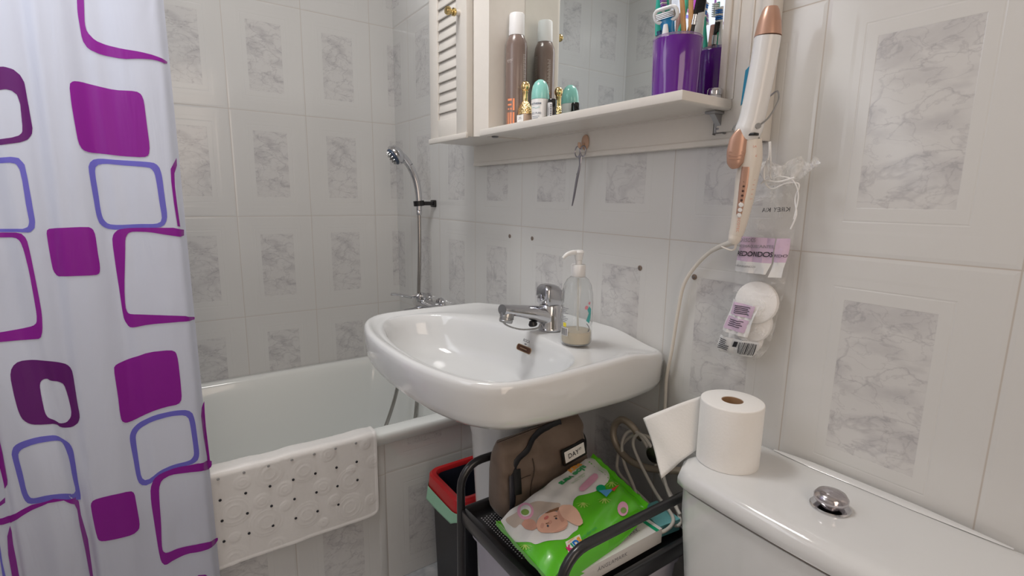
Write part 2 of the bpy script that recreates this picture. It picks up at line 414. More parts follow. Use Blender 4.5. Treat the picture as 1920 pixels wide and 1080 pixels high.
MB().lathe([(.0118, 0), (.0128, .003), (.0118, .006)], (SX, -.0925, 1.246), (0, -.49, .87), 18).done('collar', black_plastic, r_)
hose_pts = [(SX, -.0605, 1.088), (SX+.001, -.061, 1.0), (SX, -.063, .9), (SX-.003, -.066, .80), (SX-.002, -.068, .70), (SX+.003, -.072, .55), (SX+.006, -.085, .40), (SX+.0, -.105, .25), (SX-.02, -.14, .155),
            (SX-.05, -.19, .125), (SX-.06, -.225, .16), (SX-.045, -.215, .24), (SX-.02, -.19, .33), (SX+.0, -.165, .43), (SX+.012, -.14, .56), (SX+.014, -.11, .66), (SX+.012, -.09, .712)]
P, _ = catmull([V(p) for p in hose_pts], [0]*len(hose_pts), 40)
Lh = 0; rad = []
for i, p in enumerate(P):
    if i: Lh += (P[i]-P[i-1]).length
    rad.append(.0068)
# ribbed steel hose: resample every 2 mm with alternating radius
seg = []; acc = 0; step = .0022
seg.append(P[0])
for i in range(1, len(P)):
    d = (P[i]-P[i-1]).length
    while acc+d >= step*len(seg):
        t = (step*len(seg)-acc)/d; seg.append(P[i-1].lerp(P[i], t))
    acc += d
MB().tube(seg, [.0072 if i % 2 else .0058 for i in range(len(seg))], 10).done('hose', mat('hose_steel', (.42, .40, .38), .25, metal=1), r_, sharp=80)
MB().lathe([(.0085, 0), (.010, .004), (.010, .014), (.008, .018)], (SX, -.0605, 1.078), (0, 0, 1), 16).done('hose_nut', chrome, r_)

# ================================================================= SHOWER CURTAIN
XC = .775; CY0 = -.7765; CY1 = -1.345; CZ0 = .16; CZ1 = 1.98
def gs(x, c, w_): return math.exp(-((x-c)/w_)**2)
def curt(y, z):
    t = (CY0-y)            # 0 at the free edge, growing away
    zz = (1.4-z)
    d = .0045*math.sin(2*PI*t/.155+.6+.5*zz) + .0022*math.sin(2*PI*t/.083+1.9-.9*zz) + .0004*math.sin(2*PI*t/.037+zz)
    for c_, w_, h_ in ((.115-.02*zz, .012, .0038), (.192+.015*zz, .010, .0042), (.262-.03*zz, .014, .0050), (.335+.02*zz, .010, .0050), (.42, .012, .005)):
        e_ = (t-c_)/w_
        d += h_*math.exp(-e_*e_) - h_*.75*math.exp(-(e_-1.7)**2)
    d *= lin(t, ((0, .3), (.05, .8), (.2, 1), (.6, 1.3)))
    d += -.02*gs(t, 0, .008) + .006*gs(t, .05, .03)
    low = max(0, min(1, (.98-z)/.4)); low = low*low*(3-2*low)
    c0 = lin(z, ((.2, .222), (.45, .226), (.6, .234), (.8, .250), (1.2, .275)))
    d += low*(.020*gs(t, c0+.034, .032) - .010*gs(t, c0-.003, .007) + .016*gs(t, .37, .03) - .010*gs(t, .328, .006))
    return XC+d
def cs(u, v, off=0): return V((curt(u, v)+off, u, v))
fabric = bpy.data.materials.new('curtain_fabric'); fabric.use_nodes = True
def cloth(m, col):
    m.use_nodes = True; nt = m.node_tree; b = nt.nodes['Principled BSDF']; b.inputs['Base Color'].default_value = (*col, 1)
    b.inputs['Roughness'].default_value = .42; b.inputs['Sheen Weight'].default_value = .25; b.inputs['Specular IOR Level'].default_value = .35
    tr = nt.nodes.new('ShaderNodeBsdfTranslucent'); tr.inputs[0].default_value = (*col, 1)
    mx = nt.nodes.new('ShaderNodeMixShader'); mx.inputs[0].default_value = .25
    nt.links.new(b.outputs[0], mx.inputs[1]); nt.links.new(tr.outputs[0], mx.inputs[2]); nt.links.new(mx.outputs[0], nt.nodes['Material Output'].inputs[0])
    tc = nt.nodes.new('ShaderNodeTexCoord'); mp = nt.nodes.new('ShaderNodeMapping'); mp.inputs['Scale'].default_value = (6, 14, 3)
    n = nt.nodes.new('ShaderNodeTexNoise'); n.inputs['Scale'].default_value = 1.2; n.inputs['Detail'].default_value = 3; n.inputs['Distortion'].default_value = .8
    nt.links.new(tc.outputs['Object'], mp.inputs[0]); nt.links.new(mp.outputs[0], n.inputs[0])
    bp = nt.nodes.new('ShaderNodeBump'); bp.inputs['Strength'].default_value = .35; bp.inputs['Distance'].default_value = .012
    nt.links.new(n.outputs['Fac'], bp.inputs['Height']); nt.links.new(bp.outputs[0], b.inputs['Normal'])
cloth(fabric, (.68, .71, .83))
magenta = bpy.data.materials.new('print_magenta'); cloth(magenta, (.30, .006, .33))
plum = bpy.data.materials.new('print_plum'); cloth(plum, (.14, .006, .17))
blue = bpy.data.materials.new('print_periwinkle'); cloth(blue, (.18, .16, .64))
cu = MB().m(fabric)
NU, NV = 190, 150
cu.grid(NU, NV, lambda i, j: cs(CY0+(CY1-CY0)*i, CZ0+(CZ1-CZ0)*j))
#@@C0
PRINTS = [
 ('m', [(-0.9081,1.4854),(-0.9093,1.4692),(-0.9097,1.4602),(-0.9095,1.4495),(-0.9091,1.4397),(-0.9084,1.4208),(-0.9068,1.4116),(-0.9027,1.4029),(-0.8976,1.3983),(-0.8865,1.3939),(-0.8767,1.3922),(-0.8577,1.3897),(-0.8461,1.3897),(-0.8302,1.3922),(-0.8202,1.3935),(-0.806,1.3949),(-0.7975,1.3943),(-0.7858,1.3921),(-0.7813,1.394),(-0.7804,1.3981),(-0.7844,1.3991),(-0.7966,1.4019),(-0.8052,1.4038),(-0.8191,1.4052),(-0.8289,1.4059),(-0.8444,1.4067),(-0.8543,1.4077),(-0.8685,1.4102),(-0.8766,1.4122),(-0.8864,1.4153),(-0.8916,1.4188),(-0.8977,1.4266),(-0.9001,1.4319),(-0.9011,1.4399),(-0.9011,1.4471),(-0.9001,1.4607),(-0.8993,1.4707),(-0.8981,1.4869),(-0.8997,1.492),(-0.9057,1.4911)]),
 ('m', [(-0.9324,1.3343),(-0.929,1.3382),(-0.926,1.3397),(-0.9204,1.3404),(-0.9143,1.3401),(-0.9008,1.3374),(-0.8908,1.3353),(-0.8746,1.333),(-0.8626,1.3321),(-0.8428,1.3328),(-0.8346,1.332),(-0.8299,1.329),(-0.8278,1.3255),(-0.8259,1.318),(-0.8252,1.3077),(-0.8249,1.284),(-0.8246,1.267),(-0.824,1.2399),(-0.8244,1.2276),(-0.8263,1.2177),(-0.8286,1.2135),(-0.8335,1.2108),(-0.8419,1.21),(-0.862,1.2104),(-0.8752,1.2112),(-0.8944,1.213),(-0.9043,1.214),(-0.9145,1.2144),(-0.9196,1.2153),(-0.9252,1.2177),(-0.9279,1.2209),(-0.9307,1.2281),(-0.932,1.2377),(-0.9329,1.2592),(-0.9334,1.2728),(-0.934,1.2923),(-0.9341,1.3057),(-0.9337,1.3262)]),
 ('m', [(-0.9938,1.0705),(-0.9908,1.0734),(-0.978,1.0751),(-0.9448,1.0764),(-0.9324,1.0759),(-0.9285,1.0733),(-0.9266,1.0702),(-0.925,1.0634),(-0.9244,1.055),(-0.9243,1.0365),(-0.9242,1.0241),(-0.9236,1.0054),(-0.9239,0.9967),(-0.925,0.9893),(-0.9266,0.9861),(-0.9301,0.984),(-0.9407,0.9838),(-0.9688,0.9846),(-0.9802,0.9846),(-0.9863,0.9844),(-0.9893,0.9864),(-0.9923,0.9926),(-0.9935,0.9984),(-0.9941,1.0093),(-0.9944,1.0199),(-0.9948,1.0409),(-0.9949,1.0522),(-0.9948,1.0652)]),
 ('m', [(-0.9002,1.052),(-0.898,1.0595),(-0.8955,1.0636),(-0.8905,1.0686),(-0.8849,1.0708),(-0.8732,1.0724),(-0.8521,1.0728),(-0.8258,1.0725),(-0.7989,1.0718),(-0.7803,1.0665),(-0.7814,1.0546),(-0.7885,1.0528),(-0.8075,1.0569),(-0.819,1.0594),(-0.8346,1.063),(-0.845,1.0644),(-0.8605,1.0653),(-0.8674,1.065),(-0.8727,1.0632),(-0.8755,1.0605),(-0.8786,1.0543),(-0.8801,1.0474),(-0.8815,1.0329),(-0.8837,1.0133),(-0.889,0.9685),(-0.8912,0.9459),(-0.8924,0.923),(-0.8924,0.9129),(-0.891,0.9056),(-0.8895,0.9024),(-0.8866,0.9003),(-0.8796,0.8988),(-0.8614,0.8961),(-0.84,0.8932),(-0.8169,0.8899),(-0.7932,0.8856),(-0.7765,0.8768),(-0.7769,0.8718),(-0.7843,0.8729),(-0.8046,0.8747),(-0.8205,0.8751),(-0.848,0.8752),(-0.8624,0.8744),(-0.8786,0.8724),(-0.8853,0.872),(-0.8894,0.8729),(-0.8921,0.8762),(-0.8959,0.885),(-0.8975,0.8925),(-0.8983,0.9058),(-0.8986,0.9179),(-0.899,0.9408),(-0.8993,0.9581),(-0.9001,0.9872),(-0.9004,1.0074),(-0.9008,1.039)]),
 ('m', [(-0.781,1.2129),(-0.7933,1.1894),(-0.7945,1.1651),(-0.7937,1.1225),(-0.7925,1.0988),(-0.7913,1.0749),(-0.7867,1.0735),(-0.7881,1.1117),(-0.789,1.1547),(-0.7876,1.1813),(-0.7814,1.1979)]),
 ('m', [(-1.0697,1.0687),(-1.0603,1.0682),(-1.0518,1.068),(-1.0346,1.068),(-1.0276,1.0658),(-1.0234,1.0593),(-1.0216,1.0517),(-1.0204,1.0353),(-1.0198,1.021),(-1.0188,0.9944),(-1.0183,0.9784),(-1.0176,0.9573),(-1.0172,0.9432),(-1.0169,0.9219),(-1.0173,0.9087),(-1.0188,0.8905),(-1.0202,0.8815),(-1.0231,0.8725),(-1.0265,0.8695),(-1.0338,0.8696),(-1.0453,0.8695),(-1.07,0.8715),(-1.0812,0.8724),(-1.0911,0.8731),(-1.094,0.8768),(-1.0929,0.8872),(-1.0892,0.8905),(-1.0794,0.8898),(-1.0708,0.8898),(-1.0546,0.8906),(-1.0456,0.8917),(-1.0352,0.8941),(-1.0306,0.896),(-1.0269,0.8995),(-1.0254,0.9037),(-1.0243,0.9128),(-1.024,0.9219),(-1.0242,0.9401),(-1.0244,0.9562),(-1.025,0.9861),(-1.0257,1.0038),(-1.0273,1.0274),(-1.0285,1.0387),(-1.0303,1.0492),(-1.0322,1.054),(-1.0362,1.0581),(-1.0419,1.0594),(-1.0542,1.0594),(-1.0612,1.0598),(-1.0706,1.0603),(-1.0734,1.0622),(-1.0729,1.0672)]),
 ('m', [(-0.9221,0.7949),(-0.9193,0.7988),(-0.9145,0.8012),(-0.9029,0.8048),(-0.8917,0.8085),(-0.8697,0.8147),(-0.8551,0.8166),(-0.833,0.8165),(-0.8238,0.8154),(-0.8185,0.8118),(-0.8163,0.8069),(-0.8149,0.7961),(-0.8144,0.7818),(-0.8143,0.7496),(-0.8144,0.7321),(-0.815,0.7119),(-0.8165,0.703),(-0.8205,0.6966),(-0.8267,0.6941),(-0.841,0.693),(-0.8515,0.6914),(-0.8685,0.6878),(-0.8798,0.6844),(-0.897,0.6759),(-0.9051,0.6735),(-0.9126,0.6729),(-0.9163,0.6741),(-0.92,0.6784),(-0.9214,0.6832),(-0.922,0.6931),(-0.9222,0.7045),(-0.9219,0.7286),(-0.9221,0.7481),(-0.9228,0.7823)]),
 ('m', [(-0.7742,0.5397),(-0.7854,0.5457),(-0.7992,0.5496),(-0.829,0.5515),(-0.8447,0.55),(-0.8624,0.546),(-0.8706,0.5433),(-0.8779,0.5377),(-0.8819,0.5315),(-0.8864,0.5193),(-0.8883,0.5091),(-0.8894,0.4903),(-0.8895,0.4726),(-0.8886,0.4378),(-0.8881,0.4144),(-0.8872,0.379),(-0.8865,0.3609),(-0.8852,0.3423),(-0.8834,0.334),(-0.8793,0.3276),(-0.8748,0.3275),(-0.8655,0.3321),(-0.8573,0.334),(-0.8419,0.3374),(-0.8297,0.3383),(-0.8083,0.3355),(-0.7973,0.3347),(-0.786,0.3344),(-0.7802,0.33),(-0.775,0.3338),(-0.7735,0.3385),(-0.7738,0.3425),(-0.7768,0.3418),(-0.786,0.349),(-0.7942,0.3523),(-0.8098,0.3555),(-0.8221,0.3569),(-0.8433,0.3578),(-0.8549,0.3578),(-0.8687,0.3562),(-0.8746,0.3565),(-0.8784,0.3604),(-0.8797,0.3652),(-0.8799,0.3755),(-0.8793,0.3893),(-0.8771,0.4203),(-0.8761,0.4408),(-0.8751,0.4714),(-0.8744,0.4878),(-0.8733,0.5065),(-0.8717,0.5161),(-0.868,0.5261),(-0.8634,0.5307),(-0.8532,0.5351),(-0.844,0.5361),(-0.8265,0.5349),(-0.8127,0.5334),(-0.7885,0.5278),(-0.7782,0.5188),(-0.7735,0.5235),(-0.7717,0.5294),(-0.7711,0.5394)]),
 ('m', [(-0.774,0.6833),(-0.7804,0.6695),(-0.7831,0.6534),(-0.782,0.6011),(-0.7792,0.5523),(-0.7795,0.5356),(-0.7741,0.5357),(-0.7746,0.5699),(-0.7757,0.6218),(-0.7752,0.6539)]),
 ('m', [(-0.9863,0.5172),(-0.9831,0.5225),(-0.9777,0.5248),(-0.9647,0.5258),(-0.9525,0.5264),(-0.929,0.5245),(-0.92,0.5214),(-0.9167,0.5167),(-0.9153,0.5099),(-0.9147,0.4939),(-0.9142,0.4796),(-0.9133,0.4528),(-0.9135,0.441),(-0.9148,0.4326),(-0.9174,0.4285),(-0.9238,0.4247),(-0.9313,0.4243),(-0.9473,0.4258),(-0.9575,0.4265),(-0.9723,0.4273),(-0.9784,0.4294),(-0.9822,0.4331),(-0.9839,0.4384),(-0.9852,0.4511),(-0.986,0.4638),(-0.9871,0.4891),(-0.9874,0.5011),(-0.9874,0.5118)]),
 ('m', [(-1.1052,0.5328),(-1.0876,0.5415),(-1.0707,0.5486),(-1.0386,0.553),(-1.0084,0.5377),(-1.0053,0.5245),(-1.0049,0.4953),(-1.0026,0.4662),(-1.0003,0.4367),(-1.0004,0.4063),(-1.0004,0.3758),(-1.0006,0.3391),(-1.0039,0.3446),(-1.0047,0.3827),(-1.0054,0.4203),(-1.0065,0.4491),(-1.0078,0.4768),(-1.0084,0.5118),(-1.0107,0.5262),(-1.0242,0.5434),(-1.0469,0.5473),(-1.072,0.5375),(-1.0884,0.5288),(-1.1054,0.5183)]),
 ('m', [(-1.1065,0.5137),(-1.1108,0.4972),(-1.1132,0.4604),(-1.1132,0.4318),(-1.1132,0.4028),(-1.1063,0.3924),(-1.1062,0.4391),(-1.1066,0.4741),(-1.1058,0.5017)]),
 ('m', [(-1.1093,0.7178),(-1.0998,0.6846),(-1.0989,0.6612),(-1.0989,0.6341),(-1.0988,0.6068),(-1.1002,0.5977),(-1.1052,0.5894),(-1.1052,0.6015),(-1.1061,0.6295),(-1.1086,0.6644),(-1.1112,0.6984)]),
 ('m', [(-1.1242,0.5744),(-1.1121,0.5699),(-1.1063,0.5727),(-1.1072,0.5627),(-1.1257,0.5611)]),
 ('m', [(-0.8269,0.2713),(-0.8191,0.2785),(-0.8058,0.2739),(-0.7932,0.2559)]),
 ('b', [(-1.1343,0.4906),(-1.1234,0.4632),(-1.1243,0.4183),(-1.1206,0.4151),(-1.1215,0.4502),(-1.1206,0.4891),(-1.1308,0.5175)]),
]
RINGS = [
 ('p', 'open', [(-1.0426,1.347),(-1.039,1.3474),(-1.0355,1.348),(-1.0321,1.3486),(-1.0288,1.3493),(-1.0255,1.3501),(-1.0221,1.3508),(-1.0187,1.3515),(-1.0154,1.3513),(-1.0122,1.3505),(-1.009,1.3497),(-1.006,1.3485),(-1.0036,1.346),(-1.0013,1.3435),(-0.999,1.341),(-0.9976,1.3374),(-0.9963,1.3337),(-0.9951,1.3299),(-0.9947,1.3256),(-0.9946,1.3211),(-0.9945,1.3166),(-0.9944,1.3121),(-0.9943,1.3076),(-0.9942,1.3031),(-0.9941,1.2985),(-0.994,1.294),(-0.9938,1.2894),(-0.9937,1.2849),(-0.9937,1.2803),(-0.9936,1.2757),(-0.9935,1.2711),(-0.9934,1.2665),(-0.9933,1.2619),(-0.9932,1.2572),(-0.9931,1.2526),(-0.9939,1.2478),(-0.9947,1.243),(-0.9967,1.2388),(-0.9993,1.2348),(-1.0021,1.2313),(-1.0056,1.2294),(-1.0092,1.2275),(-1.0127,1.226),(-1.0163,1.2251),(-1.0198,1.2242),(-1.0232,1.2233),(-1.0267,1.2224),(-1.0301,1.2215),(-1.0337,1.2206),(-1.0373,1.2198),(-1.0411,1.2191),(-1.0451,1.2184),(-1.049,1.2177),(-1.0528,1.217),(-1.0564,1.2162),(-1.0599,1.2153)], [(-1.0483,1.3057),(-1.0454,1.3063),(-1.0425,1.307),(-1.0397,1.3077),(-1.037,1.3085),(-1.0344,1.3094),(-1.0318,1.3103),(-1.0293,1.3113),(-1.0268,1.3123),(-1.0242,1.3133),(-1.0217,1.3142),(-1.0192,1.3145),(-1.0168,1.314),(-1.0143,1.3135),(-1.012,1.3126),(-1.0102,1.3107),(-1.0084,1.3088),(-1.0066,1.3069),(-1.006,1.3037),(-1.0055,1.3006),(-1.005,1.2974),(-1.0045,1.2942),(-1.0042,1.2909),(-1.0043,1.2875),(-1.0045,1.284),(-1.0046,1.2806),(-1.0047,1.2771),(-1.0049,1.2736),(-1.005,1.2702),(-1.0051,1.2667),(-1.0053,1.2632),(-1.0054,1.2597),(-1.0055,1.2562),(-1.0059,1.2527),(-1.0063,1.2492),(-1.0067,1.2456),(-1.008,1.2425),(-1.0102,1.2399),(-1.0125,1.2377),(-1.0152,1.2365),(-1.0178,1.2353),(-1.0204,1.2341),(-1.023,1.2332),(-1.0255,1.2325),(-1.0281,1.2318),(-1.0307,1.2311),(-1.0333,1.2304),(-1.036,1.2298),(-1.0388,1.2293),(-1.0417,1.2288),(-1.0446,1.2284),(-1.0476,1.228),(-1.0505,1.2276),(-1.0533,1.2272),(-1.056,1.2267),(-1.0586,1.2261)]),
 ('b', '', [(-0.8081,1.1392),(-0.808,1.1328),(-0.8078,1.1261),(-0.8076,1.119),(-0.8073,1.1113),(-0.8071,1.1028),(-0.8076,1.0939),(-0.8096,1.0853),(-0.8137,1.078),(-0.8201,1.0736),(-0.828,1.0723),(-0.8356,1.0721),(-0.8423,1.072),(-0.8484,1.0719),(-0.854,1.0717),(-0.8592,1.0715),(-0.8643,1.0712),(-0.8692,1.0708),(-0.874,1.0704),(-0.8789,1.0701),(-0.8839,1.0698),(-0.889,1.0697),(-0.8944,1.0697),(-0.8997,1.0704),(-0.9051,1.0716),(-0.9098,1.0744),(-0.9137,1.0784),(-0.9167,1.0836),(-0.9181,1.0901),(-0.9191,1.0966),(-0.9196,1.1029),(-0.9199,1.1091),(-0.9201,1.115),(-0.9202,1.1207),(-0.9204,1.1263),(-0.9206,1.1318),(-0.9208,1.1375),(-0.921,1.1433),(-0.9212,1.1493),(-0.9214,1.1557),(-0.9216,1.1627),(-0.9218,1.1703),(-0.922,1.1789),(-0.9218,1.1883),(-0.919,1.1962),(-0.9139,1.2018),(-0.9068,1.204),(-0.8993,1.2043),(-0.8923,1.2038),(-0.8862,1.2035),(-0.8807,1.2032),(-0.8756,1.2031),(-0.8707,1.2029),(-0.866,1.2027),(-0.8614,1.2026),(-0.8568,1.2024),(-0.8522,1.2023),(-0.8475,1.2021),(-0.8426,1.202),(-0.8374,1.2017),(-0.8319,1.2015),(-0.8259,1.201),(-0.8199,1.1999),(-0.8151,1.1965),(-0.8118,1.1911),(-0.8103,1.1845),(-0.8093,1.1777),(-0.8089,1.1709),(-0.8086,1.1644),(-0.8085,1.158),(-0.8084,1.1517),(-0.8083,1.1455)], [(-0.8184,1.1391),(-0.8182,1.1338),(-0.818,1.1282),(-0.8178,1.1223),(-0.8175,1.1159),(-0.817,1.1087),(-0.8166,1.1006),(-0.8166,1.0917),(-0.8194,1.0844),(-0.8255,1.081),(-0.8327,1.0801),(-0.8395,1.0801),(-0.8454,1.0802),(-0.8508,1.0802),(-0.8557,1.0801),(-0.8603,1.0799),(-0.8647,1.0798),(-0.869,1.0795),(-0.8732,1.0793),(-0.8774,1.0791),(-0.8817,1.079),(-0.8861,1.079),(-0.8907,1.079),(-0.8954,1.0794),(-0.9004,1.0801),(-0.9047,1.0822),(-0.9078,1.0863),(-0.9101,1.0911),(-0.9113,1.0968),(-0.9119,1.1025),(-0.9122,1.1081),(-0.9124,1.1133),(-0.9125,1.1184),(-0.9125,1.1233),(-0.9126,1.1281),(-0.9126,1.1328),(-0.9127,1.1376),(-0.9128,1.1425),(-0.9129,1.1476),(-0.9131,1.153),(-0.9133,1.1589),(-0.9135,1.1653),(-0.9135,1.1724),(-0.9133,1.1803),(-0.9119,1.188),(-0.9075,1.1929),(-0.9011,1.1945),(-0.8947,1.1949),(-0.8889,1.1947),(-0.8836,1.1943),(-0.8789,1.194),(-0.8744,1.1937),(-0.8703,1.1934),(-0.8662,1.1931),(-0.8623,1.1929),(-0.8584,1.1927),(-0.8545,1.1925),(-0.8506,1.1923),(-0.8464,1.192),(-0.8421,1.1918),(-0.8375,1.1914),(-0.8326,1.1909),(-0.8275,1.1899),(-0.824,1.1865),(-0.8216,1.1818),(-0.8204,1.1762),(-0.8199,1.1705),(-0.8195,1.165),(-0.8191,1.1597),(-0.8189,1.1545),(-0.8187,1.1494),(-0.8185,1.1443)]),
 ('b', 'open', [(-1.0621,1.1954),(-1.0586,1.1961),(-1.0549,1.1966),(-1.0509,1.1972),(-1.0468,1.1977),(-1.0426,1.1982),(-1.0385,1.1987),(-1.0345,1.1992),(-1.0307,1.1998),(-1.027,1.2004),(-1.0235,1.2002),(-1.0199,1.1997),(-1.0165,1.199),(-1.0144,1.1954),(-1.0122,1.1918),(-1.0103,1.188),(-1.01,1.1831),(-1.0098,1.1781),(-1.0095,1.1731),(-1.0092,1.1681),(-1.009,1.1631),(-1.0089,1.1581),(-1.0088,1.153),(-1.0087,1.1479),(-1.0086,1.1428),(-1.0085,1.1377),(-1.0084,1.1326),(-1.0082,1.1275),(-1.0081,1.1224),(-1.0081,1.1172),(-1.008,1.1121),(-1.0079,1.1069),(-1.0078,1.1017),(-1.0077,1.0965),(-1.0076,1.0913),(-1.0078,1.0861),(-1.0087,1.0808),(-1.0095,1.0756),(-1.0125,1.0719),(-1.0157,1.0685),(-1.0193,1.0677),(-1.023,1.0681),(-1.0267,1.0684),(-1.0306,1.0687),(-1.0346,1.069),(-1.0387,1.0689),(-1.043,1.0689),(-1.0472,1.0689),(-1.0512,1.0689),(-1.055,1.069),(-1.0587,1.0691),(-1.0622,1.0693),(-1.0656,1.0694),(-1.069,1.0696),(-1.0723,1.0698),(-1.0757,1.07)], [(-1.0631,1.1864),(-1.06,1.1868),(-1.0568,1.1873),(-1.0535,1.1877),(-1.05,1.1881),(-1.0463,1.1884),(-1.0426,1.1888),(-1.039,1.1891),(-1.0354,1.1895),(-1.032,1.1899),(-1.0287,1.1903),(-1.0256,1.1897),(-1.0226,1.1892),(-1.0204,1.187),(-1.0191,1.1833),(-1.0178,1.1796),(-1.0173,1.1753),(-1.0171,1.171),(-1.0169,1.1666),(-1.0166,1.1622),(-1.0164,1.1578),(-1.0164,1.1533),(-1.0164,1.1489),(-1.0164,1.1444),(-1.0163,1.1399),(-1.0163,1.1354),(-1.0163,1.1309),(-1.0163,1.1264),(-1.0163,1.1219),(-1.0163,1.1173),(-1.0161,1.1128),(-1.016,1.1083),(-1.0158,1.1038),(-1.0157,1.0993),(-1.0155,1.0947),(-1.0153,1.0902),(-1.0157,1.0857),(-1.0169,1.0811),(-1.0187,1.0775),(-1.0219,1.0758),(-1.0252,1.0745),(-1.0285,1.0746),(-1.032,1.0747),(-1.0356,1.0747),(-1.0392,1.0747),(-1.043,1.0746),(-1.0467,1.0746),(-1.0503,1.0746),(-1.0537,1.0746),(-1.057,1.0747),(-1.0601,1.0748),(-1.0632,1.075),(-1.0662,1.0751),(-1.0692,1.0752),(-1.0721,1.0754),(-1.0751,1.0755)]),
 ('p', '', [(-0.9856,0.738),(-0.9855,0.734),(-0.9854,0.7298),(-0.9853,0.7253),(-0.985,0.7204),(-0.9848,0.7149),(-0.9847,0.7088),(-0.9852,0.7023),(-0.9869,0.6963),(-0.9895,0.6907),(-0.9932,0.6871),(-0.997,0.6848),(-1.0009,0.6846),(-1.0049,0.6856),(-1.0089,0.6863),(-1.0128,0.6873),(-1.0162,0.6905),(-1.019,0.6963),(-1.0215,0.6991),(-1.024,0.7012),(-1.0268,0.702),(-1.0298,0.7026),(-1.0331,0.7031),(-1.0366,0.7038),(-1.0404,0.7046),(-1.0444,0.7059),(-1.0488,0.7074),(-1.0532,0.7097),(-1.0573,0.7131),(-1.0609,0.7174),(-1.0639,0.7224),(-1.0658,0.7283),(-1.067,0.7344),(-1.068,0.7407),(-1.0687,0.7471),(-1.0692,0.7536),(-1.0697,0.7603),(-1.0702,0.7672),(-1.0706,0.7745),(-1.0709,0.7824),(-1.0712,0.7908),(-1.0715,0.8001),(-1.071,0.8098),(-1.0691,0.8186),(-1.0654,0.8255),(-1.0603,0.83),(-1.054,0.8314),(-1.0473,0.8311),(-1.0408,0.8306),(-1.0344,0.8296),(-1.0287,0.8278),(-1.0233,0.8262),(-1.018,0.825),(-1.0132,0.8234),(-1.0088,0.8214),(-1.0044,0.8191),(-1.0002,0.8164),(-0.9959,0.8137),(-0.9919,0.81),(-0.9886,0.8049),(-0.9867,0.7982),(-0.9862,0.7901),(-0.986,0.7831),(-0.9859,0.7769),(-0.9859,0.7714),(-0.9858,0.7664),(-0.9858,0.7618),(-0.9858,0.7576),(-0.9857,0.7535),(-0.9857,0.7496),(-0.9857,0.7457),(-0.9857,0.7419)], [(-0.9978,0.7392),(-0.9977,0.7366),(-0.9975,0.7339),(-0.9974,0.7309),(-0.9972,0.7276),(-0.997,0.724),(-0.997,0.7201),(-0.997,0.7156),(-0.9975,0.7113),(-0.9984,0.7067),(-0.9999,0.7031),(-1.002,0.7006),(-1.0043,0.698),(-1.0071,0.6968),(-1.0103,0.6964),(-1.0135,0.6963),(-1.0164,0.6981),(-1.0188,0.7024),(-1.0209,0.706),(-1.0228,0.7087),(-1.0248,0.7109),(-1.0267,0.7128),(-1.0286,0.7149),(-1.0302,0.7174),(-1.0313,0.7205),(-1.0322,0.7235),(-1.0327,0.7267),(-1.0331,0.7297),(-1.0334,0.7324),(-1.0336,0.735),(-1.0337,0.7375),(-1.0338,0.7398),(-1.0339,0.7421),(-1.034,0.7442),(-1.0341,0.7464),(-1.0342,0.7486),(-1.0344,0.7508),(-1.0344,0.7531),(-1.0345,0.7555),(-1.0346,0.758),(-1.0347,0.7608),(-1.0348,0.7639),(-1.0348,0.7673),(-1.0348,0.7712),(-1.0349,0.7759),(-1.0345,0.7807),(-1.0334,0.7853),(-1.0315,0.7885),(-1.0291,0.7904),(-1.0263,0.7909),(-1.0234,0.7902),(-1.0202,0.7865),(-1.0175,0.7851),(-1.015,0.7843),(-1.0126,0.7836),(-1.0104,0.7827),(-1.0083,0.7813),(-1.0063,0.7796),(-1.0045,0.7775),(-1.0027,0.7752),(-1.0017,0.7718),(-1.0008,0.7686),(-1.0004,0.7651),(-1.0,0.762),(-0.9996,0.7592),(-0.9992,0.7565),(-0.999,0.7539),(-0.9988,0.7514),(-0.9986,0.749),(-0.9983,0.7466),(-0.9981,0.7442),(-0.998,0.7417)]),
